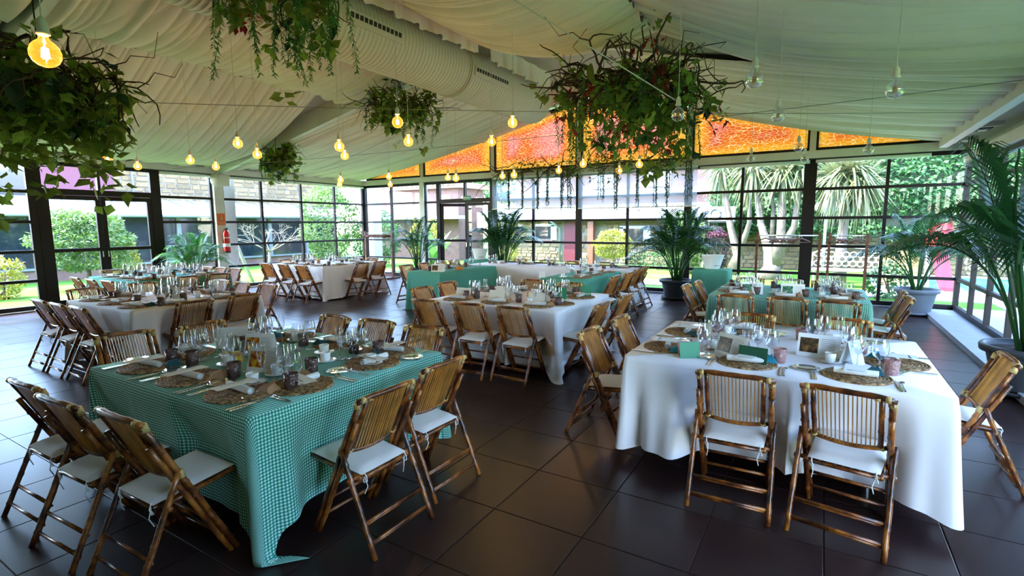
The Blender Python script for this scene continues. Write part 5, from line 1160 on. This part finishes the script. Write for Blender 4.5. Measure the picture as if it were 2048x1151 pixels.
t = thing('wall_speaker', 'round cream loudspeaker on a bracket at the top of the column', 'speaker', (XL+0.24, 7.16, 2.70), R(-35)); link('cone', MB().lathe([(0.15, 0.0), (0.155, 0.02), (0.14, 0.10), (0.08, 0.16)], 24, capb=True, capt=True).mesh('cone', M['white_metal'], True), t, (0.05, 0, 0), (0, R(-90), 0)); link('bracket', MB().box((-0.02, 0.15, 0.0), (0.16, 0.22, 0.26)).mesh('bracket', M['white_metal']), t)
# ------------------------------------------------------------------ garden and buildings outside
def grass_mat():
    m, nt, b = node_mat('lawn_grass'); b.inputs['Roughness'].default_value = 0.9; b.inputs['Specular IOR Level'].default_value = 0.1
    v = coords(nt, 'Object'); n1 = N(nt, 'ShaderNodeTexNoise'); n1.inputs['Scale'].default_value = 0.7; n1.inputs['Detail'].default_value = 6; nt.links.new(v, n1.inputs['Vector'])
    n2 = N(nt, 'ShaderNodeTexNoise'); n2.inputs['Scale'].default_value = 30; n2.inputs['Detail'].default_value = 3; nt.links.new(v, n2.inputs['Vector'])
    ad = N(nt, 'ShaderNodeMath', operation='ADD'); nt.links.new(n1.outputs[0], ad.inputs[0]); nt.links.new(n2.outputs[0], ad.inputs[1]); h = N(nt, 'ShaderNodeMath', operation='MULTIPLY'); h.inputs[1].default_value = 0.5; nt.links.new(ad.outputs[0], h.inputs[0])
    nt.links.new(ramp(nt, h.outputs[0], [(0.35, (0.04, 0.13, 0.012)), (0.55, (0.10, 0.22, 0.03)), (0.68, (0.20, 0.25, 0.08))]), b.inputs['Base Color']); return m
M['grass'] = grass_mat(); M['paving'] = mat('pale_paving', (0.272, 0.255, 0.2295), 0.8, var=0.1, vscale=2)
M['metal_roof'] = mat('pale_metal_roof', (0.304, 0.328, 0.352), 0.45, var=0.05); M['gutter'] = mat('grey_gutter', (0.17, 0.18, 0.19), 0.5)
M['dark_glass'] = mat('dark_window_glass', (0.010, 0.017, 0.026), 0.08, spec=0.8); M['brick_sill'] = mat('pink_brick_sill', (0.168, 0.0875, 0.07), 0.85, var=0.15, vscale=5)
M['stone'] = mat('ochre_stone', (0.18, 0.12, 0.06), 0.9, var=0.35, vscale=5, rand=0.28, bump=0.5, bscale=14); M['mortar'] = mat('pale_mortar', (0.168, 0.141, 0.105), 0.95, var=0.15)
M['pink'] = mat('mauve_render', (0.14, 0.042, 0.0595), 0.8); M['white_wood'] = mat('white_woodwork', (0.416, 0.416, 0.416), 0.6); M['maroon'] = mat('maroon_door', (0.10, 0.008, 0.015), 0.5)
M['terracotta'] = mat('terracotta_tile', (0.294, 0.168, 0.119), 0.85, var=0.2); M['bark'] = mat('pale_bark', (0.169, 0.1398, 0.104), 0.95, var=0.35, vscale=5, bump=0.8, bscale=10); M['dark_bark'] = mat('brown_bark', (0.10, 0.07, 0.045), 0.95, var=0.3)
M['hedge'] = leaf_mat('hedge_leaf', (0.0252, 0.0936, 0.0216), (0.0792, 0.1944, 0.0504), 0.3, 0.5, 1.5); M['bushy'] = leaf_mat('laurel_leaf', (0.0612, 0.136, 0.0204), (0.1768, 0.272, 0.068), 0.35, 0.45, 1.2); M['golden'] = leaf_mat('golden_leaf', (0.195, 0.21, 0.015), (0.375, 0.36, 0.045), 0.35, 0.5, 2.0)
M['yucca'] = leaf_mat('yucca_blade', (0.078, 0.117, 0.026), (0.234, 0.234, 0.104), 0.25, 0.45, 1.5); M['water'] = mat('pool_water', (0.05, 0.38, 0.52), 0.05, spec=0.7); M['slide'] = mat('red_plastic', (0.336, 0.0096, 0.016), 0.3); M['banana'] = leaf_mat('banana_leaf', (0.048, 0.16, 0.024), (0.128, 0.288, 0.056), 0.45)
M['white_iron'] = mat('white_ironwork', (0.585, 0.585, 0.585), 0.5); M['purple'] = leaf_mat('purple_leaf', (0.07, 0.014, 0.035), (0.154, 0.042, 0.07), 0.3)
struct('ground_lawn', MB().span((-70, -30, -0.30), (50, 70, -0.035)).mesh('ground_lawn', M['grass']))
for i, (a, b) in enumerate((((-8.5, 13.7), (3.0, 15.0)), ((3.0, 12.6), (12.0, 15.2)), ((1.2, 15.0), (3.0, 18.5)))): struct('path_%d' % (i+1), MB().span((a[0], a[1], -0.06), (b[0], b[1], -0.02)).mesh('path', M['paving']))
struct('path_terrace', MB().span((-13.5, -6, -0.06), (-12.95, 14, -0.015)).span((2.2, -6, -0.06), (3.4, 12.6, -0.015)).mesh('terrace', M['paving']))
def bush(name, label, c, r, n, size, mt, seed, trunk=None, group=None, width=0.6, hollow=0.75, cat='shrub'):
    gen = np.random.default_rng(seed); t = thing(name, label, cat, (c[0], c[1], -0.035), 0, group); cz = c[2]+0.035
    d = unit(gen, n); rr = gen.uniform(hollow, 1.0, (n, 1))**0.7; lump = 1+0.14*np.sin(d[:, :1]*5+seed)*np.cos(d[:, 1:2]*6+2*seed)+0.10*np.sin(d[:, 2:]*9+seed)
    P = d*rr*lump*np.array(r); P[:, 2] += cz; P = P[P[:, 2] > 0.03]; D = d[:len(P)]*0.6+unit(gen, len(P)); V, Q = leaf_cloud(P, D, size, width, gen); stuff(link('foliage', np_mesh('foliage', V, Q, M[mt], False), t))
    m = MB(); h = trunk if trunk else max(0.1, cz-r[2]*0.3)
    for i in range(3 if not trunk else 1):
        a = gen.uniform(0, 6); m.tube([(0.10*math.cos(a)*(0 if trunk else 1), 0.10*math.sin(a)*(0 if trunk else 1), 0), (0.05, 0.02, h*0.6), (0.2*r[0]*math.cos(a), 0.2*r[1]*math.sin(a), cz+r[2]*0.3)], [0.07 if trunk else 0.03, 0.05 if trunk else 0.025, 0.012], 7)
    link('stem', m.mesh('stem', M['dark_bark'], True), t); return t
bush('round_tree', 'round clipped bay tree outside the left glass door', (-16.5, 5.75, 1.22), (0.95, 1.0, 0.78), 5200, 0.11, 'bushy', 1, trunk=0.7, cat='tree')
bush('shrub', 'yellow-green shrub outside the left door post', (-16.9, 6.75, 0.62), (0.38, 0.36, 0.75), 1500, 0.09, 'golden', 2); bush('shrub', 'yellow-green shrub at the far left edge outside', (-16.0, 3.95, 0.45), (0.45, 0.42, 0.5), 1200, 0.09, 'golden', 3)
bush('shrub', 'tall leafy shrub outside the corner of the left windows', (-16.4, 13.5, 1.75), (0.9, 1.2, 1.5), 5000, 0.12, 'bushy', 4); bush('shrub', 'leafy shrub outside behind the corner coat rail', (-15.6, 15.2, 1.1), (0.9, 0.9, 1.1), 3500, 0.11, 'hedge', 5); bush('shrub', 'golden shrub outside behind the slender palm', (-13.9, 16.2, 1.0), (0.8, 0.6, 0.8), 2500, 0.10, 'golden', 6)
bush('shrub', 'round golden-green shrub before the stone wall outside', (-6.55, 18.0, 0.85), (0.66, 0.6, 0.52), 3200, 0.08, 'golden', 7, trunk=0.4); bush('shrub', 'low flowering shrub along the stone wall outside', (-5.0, 18.6, 0.25), (1.3, 0.4, 0.35), 1800, 0.08, 'hedge', 8); bush('shrub', 'purple-leaved shrub outside behind the ice bucket', (-3.0, 18.2, 0.75), (0.35, 0.35, 0.8), 1300, 0.10, 'purple', 9)
bush('shrub', 'bright shrub outside beside the dense dark palm', (-3.9, 17.6, 0.9), (0.6, 0.5, 1.2), 2400, 0.12, 'bushy', 10); bush('shrub', 'sparse shrub outside by the right window corner', (1.25, 13.6, 0.32), (0.40, 0.35, 0.42), 500, 0.10, 'hedge', 11); bush('shrub', 'golden shrub outside beyond the open glass door', (-10.6, 17.0, 0.8), (0.6, 0.5, 0.8), 1800, 0.09, 'golden', 12)
bush('garden_tree', 'broad green tree above the roofs beyond the glass door', (-15.5, 28.0, 5.0), (4.6, 2.0, 2.4), 6000, 0.30, 'hedge', 13, trunk=2.4, cat='tree'); bush('garden_tree', 'leafy tree high behind the far left corner', (-22.5, 24.5, 3.2), (1.8, 2.0, 2.6), 4500, 0.22, 'bushy', 14, trunk=1.2, cat='tree')
def bare_shrub():
    gen = np.random.default_rng(5); t = thing('bare_shrub', 'grey leafless spreading shrub outside the left windows', 'shrub', (-17.0, 11.3, -0.035)); m = MB(); m.tube([(0, 0, 0), (0.02, 0, 0.75)], [0.06, 0.045], 7)
    def br(p, d, L, r_, dep):
        q = p+d*L; mid = p+d*L*0.5+gen.normal(0, 0.04*L, 3); m.tube([tuple(p), tuple(mid), tuple(q)], [r_, r_*0.8, r_*0.6], 4, False)
        if dep:
            for _ in range(3): dd = d+gen.normal(0, 0.55, 3); dd[2] = dd[2]*0.7+0.15; dd /= np.linalg.norm(dd); br(q, dd, L*0.66, r_*0.6, dep-1)
    for i in range(7):
        a = i*0.9; d = np.array([math.cos(a), math.sin(a), 0.55]); br(np.array([0.02, 0, 0.72]), d/np.linalg.norm(d), 0.62, 0.024, 3)
    link('branches', m.mesh('branches', M['bark'], True), t)
bare_shrub()
# wall stones: individual blocks set in mortar
def stone_meshes():
    out = []
    for s in range(6):
        g = random.Random(s); m = MB(); x, z, d = 0.5, 0.5, 0.06; j = lambda v: v*g.uniform(0.86, 1.0)
        f = [(-j(x), 0, -j(z)), (j(x), 0, -j(z)), (j(x), 0, j(z)), (-j(x), 0, j(z))]; t_ = [(a*0.86, -1.0, c*0.82) for a, _, c in f]
        m.add(f+t_, [(4, 5, 6, 7)[::-1], (0, 1, 5, 4)[::-1], (1, 2, 6, 5)[::-1], (2, 3, 7, 6)[::-1], (3, 0, 4, 7)[::-1]]); out.append(m.mesh('stone', M['stone']))
    return out
STN = stone_meshes()
def lay_stones(parent, s0, s1, z0, z1, put_, seed, skip=(), hs=(0.11, 0.19), ws=(0.22, 0.48)):
    g = random.Random(seed); z = z0; n = 0
    while z < z1-0.05:
        h = min(g.uniform(*hs), z1-z); s = s0-g.uniform(0, 0.2)
        while s < s1:
            w = g.uniform(*ws); c = s+w/2
            if not any(a-0.02 < c+w*0.4 and c-w*0.4 < b+0.02 and za < z+h and z < zb_ for a, b, za, zb_ in skip) and s+w < s1+0.12:
                o = link('stone', STN[g.randrange(6)], parent); put_(o, c, z+h/2); o.scale = (w*0.96, g.uniform(0.02, 0.05), h*0.92); n += 1
            s += w
        z += h
    return n
# long low building on the left: dark glazing under a pale metal roof, stone storey above
def left_building():
    t = thing('garden_pavilion', 'long low building outside on the left with pale metal roof and stone upper wall', 'building', (-20.0, 8.0, -0.035))
    y0, y1 = -9.0, 9.0
    link('base_wall', MB().span((-0.15, y0, 0), (0.1, y1, 0.36)).mesh('base_wall', M['brick_sill']), t)
    for i in range(10):
        ya = y0+i*1.8; link('window', MB().span((-0.1, ya+0.08, 0.42), (-0.05, ya+1.72, 1.95)).mesh('window', M['dark_glass']), t); link('post', MB().span((-0.12, ya-0.06, 0.36), (0.02, ya+0.08, 2.0)).mesh('post', M['gutter']), t)
    link('sill', MB().span((-0.12, y0, 0.36), (0.16, y1, 0.42)).mesh('sill', M['gutter']), t)
    link('back_wall', MB().span((-6.2, y0, 0), (-0.2, y1, 2.0)).mesh('back_wall', M['gutter']), t)
    m = MB(); A = [(0.45, y0, 2.02), (0.45, y1, 2.02), (-2.2, y1, 2.66), (-2.2, y0, 2.66)]; m.add(A+[(a, b, c-0.05) for a, b, c in A], [(0, 1, 2, 3), (7, 6, 5, 4), (0, 4, 5, 1), (1, 5, 6, 2), (3, 2, 6, 7), (0, 3, 7, 4)]); rf = link('roof', m.mesh('roof', M['metal_roof']), t)
    for i in range(26):
        y = y0+0.35+i*0.7; link('roof_seam', MB().tube([(0.45, y, 2.035), (-2.2, y, 2.675)], 0.018, 5).mesh('roof_seam', M['gutter']), rf)
    link('gutter', MB().tube([(0.50, y0, 2.0), (0.50, y1, 2.0)], 0.06, 8).mesh('gutter', M['gutter'], True), t)
    up = link('upper_wall', MB().span((-2.9, -2.2, 2.5), (-2.25, y1+2, 4.0)).mesh('upper_wall', M['mortar']), t)
    def put_(o, c, z): o.location = (-2.25, c, z); o.rotation_euler = (0, 0, PI/2)
    lay_stones(up, 0.75, y1+1.9, 2.6, 4.0, put_, 3, (), (0.14, 0.22), (0.3, 0.6))
    link('mauve_wall', MB().span((-2.6, -1.45, 2.5), (-2.18, 0.77, 4.2)).mesh('mauve_wall', M['pink']), t); link('dark_louvre', MB().span((-2.6, -6.0, 2.5), (-2.2, -1.55, 4.2)).mesh('dark_louvre', M['dark_glass']), t)
    link('upper_roof', MB().span((-5.5, -6.2, 4.0), (-1.9, y1+2, 4.12)).mesh('upper_roof', M['terracotta']), t); 
    link('downpipe', MB().tube([(-2.10, 1.35, 2.6), (-2.10, 1.35, 3.85), (-2.0, 0.9, 3.95)], 0.045, 7).mesh('downpipe', M['gutter'], True), t)
left_building()
# white leaning pole and pale pilaster just outside the left windows
tag(link('white_pole', MB().tube([(-14.0, 7.55, 3.2), (-14.0, 8.75, -0.03)], 0.05, 8).mesh('white_pole', M['white_wood'], True)), 'white slanting pole outside the left windows by the extinguisher column', 'pole'); tag(link('pale_pillar', MB().span((-13.75, 7.75, -0.03), (-13.45, 8.05, 3.1)).mesh('pale_pillar', M['white_wood'])), 'pale square pillar outside the window beside the extinguisher column', 'pillar'); tag(link('pale_pillar', MB().span((-13.8, 12.9, -0.03), (-13.4, 13.3, 3.1)).mesh('pale_pillar', M['white_wood'])), 'pale pillar outside the far left corner window', 'pillar')
tag(link('white_pole', MB().tube([(-9.05, 14.6, 2.2), (-9.55, 14.6, -0.03)], 0.06, 8).mesh('white_pole', M['white_wood'], True)), 'white slanting pole outside beside the dark palm', 'pole')
# stone house beyond the end wall
def back_house():
    t = thing('stone_house', 'stone house beyond the end windows with pale metal roof and maroon door', 'building', (-8.0, 20.3, -0.035))
    x0, x1 = -5.2, 4.2; wl = link('wall', MB().span((x0, 0.0, 0), (x1, 4.0, 1.95)).mesh('wall', M['mortar']), t)
    holes = [(1.0, 1.95, 0.90, 1.5), (-3.05, -2.15, 0.98, 1.6), (-1.60, -1.0, 0.0, 1.75), (-0.4, 0.05, 0.0, 1.8)]
    def put_(o, c, z): o.location = (c, 0.0, z)
    lay_stones(wl, -5.1, x1, 0.05, 1.7, put_, 8, holes)
    for a, b, za, zb_ in holes[:2]:
        w = link('window', MB().span((a+0.06, -0.03, za+0.05), (b-0.06, 0.02, zb_-0.05)).mesh('window', M['dark_glass']), t)
        m = MB(); m.span((a-0.10, -0.06, za-0.02), (a+0.06, 0.02, zb_)); m.span((b-0.06, -0.06, za-0.02), (b+0.22, 0.02, zb_)); m.span((a-0.1, -0.06, zb_-0.05), (b+0.1, 0.02, zb_+0.06)); link('surround', m.mesh('surround', M['white_wood']), w); link('sill', MB().span((a-0.05, -0.12, za-0.08), (b+0.05, 0.02, za-0.02)).mesh('sill', M['brick_sill']), w)
    link('maroon_door', MB().span((-1.58, -0.04, 0), (-1.02, 0.02, 1.72)).mesh('maroon_door', M['maroon']), t); link('dark_post', MB().span((-0.35, -0.4, 0), (-0.1, -0.15, 1.9)).mesh('dark_post', M['wood']), t)
    m = MB(); A = [(x0-0.3, -0.45, 1.86), (x1+0.2, -0.45, 1.86), (x1+0.2, 1.6, 2.50), (x0-0.3, 1.6, 2.50)]; m.add(A+[(a, b, c-0.05) for a, b, c in A], [(0, 1, 2, 3), (7, 6, 5, 4), (0, 4, 5, 1), (1, 5, 6, 2), (3, 2, 6, 7), (0, 3, 7, 4)]); rf = link('roof', m.mesh('roof', M['metal_roof']), t)
    for i in range(12): x = x0-0.1+i*0.8; link('roof_seam', MB().tube([(x, -0.45, 1.875), (x, 1.6, 2.515)], 0.02, 5).mesh('roof_seam', M['gutter']), rf)
    link('gutter', MB().tube([(x0-0.3, -0.5, 1.84), (x1+0.2, -0.5, 1.84)], 0.06, 8).mesh('gutter', M['gutter'], True), t)
    for x in (-4.2, -1.75): link('downpipe', MB().tube([(x-0.3, -0.5, 1.8), (x-0.1, -0.25, 1.6), (x, -0.1, 1.45), (x, -0.1, 0.05)], 0.045, 7).mesh('downpipe', M['gutter'], True), t)
    link('upper_storey', MB().span((x0+0.2, 1.6, 2.4), (x1, 4.2, 4.6)).mesh('upper_storey', M['brick_sill']), t); link('cornice', MB().span((x0, 1.4, 2.9), (x1+0.2, 1.6, 3.1)).mesh('cornice', M['white_wood']), t)
    for x in (-3.5, -1.0, 1.5): link('upper_window', MB().span((x, 1.55, 3.2), (x+1.0, 1.62, 4.3)).mesh('upper_window', M['white_wood']), t)
    link('tile_roof', MB().span((x0-0.2, 1.1, 4.6), (x1+0.4, 4.6, 4.78)).mesh('tile_roof', M['terracotta']), t)
back_house()
def shed():
    t = thing('brick_shed', 'brown walled outbuilding with tile eaves beyond the far corner window', 'building', (-17.5, 19.0, -0.035)); link('wall', MB().span((-2.0, 0, 0), (3.2, 2, 3.3)).mesh('wall', M['brick_sill']), t); link('low_roof', MB().span((-2.2, -1.0, 1.9), (3.9, -0.02, 2.05)).mesh('low_roof', M['metal_roof']), t); link('eaves', MB().span((-2.2, -0.3, 3.3), (3.5, 2.2, 3.45)).mesh('eaves', M['terracotta']), t)
    for i in range(18): link('eave_tile', MB().tube([(-2.1+i*0.31, -0.38, 3.47), (-2.1+i*0.31, 2.2, 3.52)], 0.09, 7).mesh('eave_tile', M['terracotta'], True), t)
shed()
# garden wall with ivy
def garden_wall():
    t = thing('garden_wall', 'old ochre stone garden wall outside the right windows', 'wall', (4.0, 20.6, -0.035)); link('core', MB().span((-7.7, 0, 0), (5.6, 0.5, 1.9)).mesh('core', M['mortar']), t)
    def put_(o, c, z): o.location = (c, 0.0, z)
    lay_stones(t, -7.6, 1.6, 0.02, 1.55, put_, 12)
garden_wall()
def ivy_bank(label, x0, x1, y, z0, z1, n, seed, bulge=0.8):
    gen = np.random.default_rng(seed); t = thing('ivy_bank', label, 'ivy', ((x0+x1)/2, y, -0.035)); w = (x1-x0)/2
    X = gen.uniform(-w, w, n); Z = gen.uniform(z0, z1, n); lump = 0.25*np.sin(X*2.1+seed)+0.2*np.sin(Z*3+X); Z = np.where(Z < z0+0.5, Z-0.28*np.abs(np.sin(X*1.7+seed)), Z); Y = -bulge*np.sin(PI*np.clip((Z-z0+0.3)/(z1-z0+0.3), 0, 1))**0.6*(0.8+lump)+gen.normal(0, 0.10, n)
    D = np.stack([gen.normal(0, 0.6, n), -np.abs(gen.normal(0.7, 0.4, n)), gen.normal(-0.4, 0.5, n)], -1); V, Q = leaf_cloud(np.stack([X, Y, Z], -1), D, 0.16, 0.8, gen); stuff(link('leaves', np_mesh('leaves', V, Q, M['hedge'], False), t))
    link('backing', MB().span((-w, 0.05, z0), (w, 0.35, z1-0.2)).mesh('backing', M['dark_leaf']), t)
ivy_bank('dense green ivy covering the top of the garden wall', -3.5, 9.4, 20.35, 1.35, 5.2, 15000, 3); 
def side_ivy():
    gen = np.random.default_rng(8); t = thing('ivy_bank', 'ivy hedge outside the right glazed side', 'hedge', (10.5, 10.0, -0.035)); n = 6000; Y = gen.uniform(-12, 9, n); Z = gen.uniform(0.1, 4.5, n); X = -0.6*np.sin(PI*np.clip(Z/4.6, 0, 1))**0.6*(0.8+0.2*np.sin(Y*2))+gen.normal(0, 0.1, n)
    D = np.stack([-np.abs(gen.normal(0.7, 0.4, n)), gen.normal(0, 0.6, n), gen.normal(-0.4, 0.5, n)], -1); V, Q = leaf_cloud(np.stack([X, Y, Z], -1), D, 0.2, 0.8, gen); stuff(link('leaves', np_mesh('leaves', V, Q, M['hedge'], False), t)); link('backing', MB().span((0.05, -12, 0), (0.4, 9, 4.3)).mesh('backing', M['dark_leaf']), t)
side_ivy()
# yucca trees
def yucca(label, base, trunks, crowns, seed, n=230, L=0.85):
    gen = np.random.default_rng(seed); t = thing('yucca_tree', label, 'yucca', (base[0], base[1], -0.035))
    for p in trunks: link('trunk', MB().tube([(q[0]-base[0], q[1]-base[1], q[2]+0.035) for q, _ in p], [r_*(0.66 if i_ else 0.85) for i_, (_, r_) in enumerate(p)], 10).mesh('trunk', M['bark'], True), t)
    for c in crowns:
        d = unit(gen, n, 0.25); V, Q = [], []; up = np.stack([gen.normal(0, .3, n), gen.normal(0, .3, n), np.ones(n)], -1); dd, s, nn = orient(d, up); ll = L*gen.uniform(0.7, 1.1, (n, 1)); o = np.array([c[0]-base[0], c[1]-base[1], c[2]+0.035]); drop = (0.35-0.3*d[:, 2:])*ll*np.array([[0, 0, 1.0]])
        a = o+dd*0.06; b1 = o+dd*ll*0.5+s*0.028; b2 = o+dd*ll*0.5-s*0.028; b = o+dd*ll*0.98-drop*1.2; V = np.stack([a, b1, b, b2], 1).reshape(-1, 3); Q = (np.arange(n)[:, None]*4+np.arange(4)[None, :]); stuff(link('crown', np_mesh('crown', V, Q, M['yucca'], False), t))
yucca('many-stemmed yucca with thick pale trunk outside between the coat rails', (-1.3, 17.0), [[((-1.3, 17, -0.05), 0.50), ((-1.25, 17, 0.35), 0.34), ((-1.35, 17, 0.8), 0.22), ((-1.6, 17, 1.6), 0.14), ((-1.85, 17.1, 3.0), 0.11)], [((-1.2, 17, 0.4), 0.24), ((-1.05, 17, 1.2), 0.20), ((-1.1, 17.1, 2.9), 0.13)], [((-1.15, 17, 0.6), 0.16), ((-0.72, 17, 1.5), 0.13), ((-0.62, 17, 3.0), 0.11)], [((-1.3, 17.1, 0.7), 0.10), ((-1.3, 17.2, 2.0), 0.08), ((-1.45, 17.3, 3.2), 0.07)]], [(-1.9, 17.0, 3.15), (-1.1, 17.0, 3.05), (-0.6, 17.0, 3.15)], 1)
yucca('leaning yucca outside to the right of the blinds', (-2.45, 17.8), [[((-2.45, 17.8, -0.05), 0.30), ((-2.3, 17.8, 0.6), 0.20), ((-2.55, 17.8, 1.5), 0.16), ((-2.9, 17.8, 3.2), 0.13)], [((-2.3, 17.8, 0.5), 0.14), ((-2.0, 17.8, 1.6), 0.11), ((-2.05, 17.8, 2.6), 0.09)]], [(-2.9, 17.8, 3.3), (-2.1, 17.7, 3.3)], 2, 170)
yucca('wide drooping yucca crown outside behind the narrow coat rail', (0.45, 16.6), [[((0.45, 16.6, -0.05), 0.22), ((0.45, 16.6, 1.2), 0.19), ((0.5, 16.6, 2.4), 0.16)]], [(0.25, 16.5, 2.75), (0.8, 16.6, 2.6), (0.55, 16.4, 2.95)], 3, 260, 0.95)
# banana plant, bench, slide, pool, lamp post, air-conditioner
t = thing('banana_plant', 'broad-leaved banana plant outside the narrow window beside the glass door', 'plant', (-12.2, 14.6, -0.035))
for i in range(9):
    o = link('broad_leaf', big_leaf(1.5, 0.42, 0.35).mesh('banana_leaf', M['banana'], True), t, (0, 0, 0.1), (R(60+8*(i % 3)), 0, i*0.75)); o.scale = (1, 1, 1)
t = thing('swimming_pool', 'bright blue swimming pool outside the glazed right corner', 'pool', (4.3, 17.5, -0.03)); link('water', MB().box((0, 0, 0.02), (4.6, 4.0, 0.03)).mesh('water', M['water']), t); link('coping', MB().span((-2.6, -2.3, -0.02), (2.6, -2.0, 0.05)).span((-2.6, 2.0, -0.02), (2.6, 2.3, 0.05)).span((-2.6, -2.0, -0.02), (-2.3, 2.0, 0.05)).span((2.3, -2.0, -0.02), (2.6, 2.0, 0.05)).mesh('coping', M['paving']), t)
t = thing('toy_slide', 'red plastic play slide outside beside the pool', 'slide', (2.45, 16.0, -0.03), R(15)); t.scale = (0.85, 0.85, 0.9); m = MB()
link('hood', MB().lathe([(0.10, 0.95), (0.30, 1.10), (0.34, 1.35), (0.30, 1.62), (0.16, 1.78), (0.01, 1.80)], 18).mesh('hood', M['slide'], True), t)
m = MB(); pr = [(0, 1.0), (-0.15, 0.75), (-0.35, 0.40), (-0.6, 0.12), (-0.9, 0.06)]
for i in range(4):
    a, b = pr[i], pr[i+1]; m.add([(-0.2, a[0], a[1]), (0.2, a[0], a[1]), (0.2, b[0], b[1]), (-0.2, b[0], b[1]), (-0.2, a[0], a[1]-0.04), (0.2, a[0], a[1]-0.04), (0.2, b[0], b[1]-0.04), (-0.2, b[0], b[1]-0.04)], [(0, 3, 2, 1), (4, 5, 6, 7), (0, 1, 5, 4), (1, 2, 6, 5), (2, 3, 7, 6), (3, 0, 4, 7)])
link('chute', m.mesh('chute', M['slide']), t)
for s in (-1, 1): link('leg', MB().box((s*0.22, 0.1, 0.52), (0.10, 0.10, 1.04)).mesh('leg', M['white_wood']), t)
link('striped_awning', MB().box((0.1, 0.2, 1.95), (0.9, 0.7, 0.05), 0).mesh('striped_awning', M['slide']), t); link('awning_post', MB().tube([(0.3, 0.2, 0), (0.3, 0.2, 1.95)], 0.03, 8).mesh('awning_post', M['slide']), t)
t = thing('garden_bench', 'white lacy iron garden bench outside behind the narrow coat rail', 'bench', (0.55, 15.6, -0.035)); m = MB()
for i in range(9):
    for j in range(3): x = -0.64+0.16*i+0.08*(j % 2); m.tube([(x+0.075*math.cos(a), 0.25+0.08*j*0.2, 0.58+0.12*j+0.065*math.sin(a)) for a in np.linspace(0, 2*PI, 11)], 0.014, 5, False)
m.tube([(-0.75, 0.3, 0.5), (-0.75, 0.32, 0.85), (-0.4, 0.32, 0.98), (0, 0.32, 1.02), (0.4, 0.32, 0.98), (0.75, 0.32, 0.85), (0.75, 0.3, 0.5)], 0.02, 6, False); link('back', m.mesh('back', M['white_iron'], True), t); link('seat', MB().box((0, 0, 0.44), (1.5, 0.5, 0.04)).mesh('seat', M['white_iron']), t)
for sx in (-0.7, 0.7):
    for sy in (-0.2, 0.2): link('leg', MB().tube([(sx, sy, 0), (sx, sy, 0.44)], 0.025, 6).mesh('leg', M['white_iron']), t)
t = thing('lamp_post', 'thin white garden lamp post outside behind the coat rails', 'lamp post', (0.05, 18.2, -0.035)); link('pole', MB().tube([(0, 0, 0), (0, 0, 1.95)], 0.04, 8).mesh('pole', M['white_wood'], True), t); link('globe', MB().lathe([(0.02, 1.95), (0.30, 2.0), (0.33, 2.1), (0.25, 2.25), (0.02, 2.32)], 16).mesh('globe', M['white_iron'], True), t)
t = thing('air_conditioner', 'white air conditioning unit on the garden wall', 'air conditioner', (-3.05, 19.2, 1.68)); link('case', MB().box((0, 0, 0.25), (0.85, 0.32, 0.5)).mesh('case', M['white_wood']), t); link('fan_grille', MB().tube([(-0.18+0.17*math.cos(a), -0.165, 0.25+0.17*math.sin(a)) for a in np.linspace(0, 2*PI, 15)], 0.035, 5).mesh('fan_grille', M['gutter'], True), t); link('bracket', MB().span((-0.35, -0.1, -0.05), (0.35, 1.2, 0.0)).mesh('bracket', M['gutter']), t)
t = thing('wooden_crate', 'pale yellow wooden planter outside near the pool', 'planter', (1.75, 16.9, -0.035), R(10))
for i in range(5): link('board', MB().box((0, -0.32, 0.10+i*0.17), (0.75, 0.03, 0.155)).mesh('board', M['cane']), t)
link('box', MB().box((0, 0, 0.45), (0.72, 0.6, 0.88)).mesh('box', M['cane']), t)
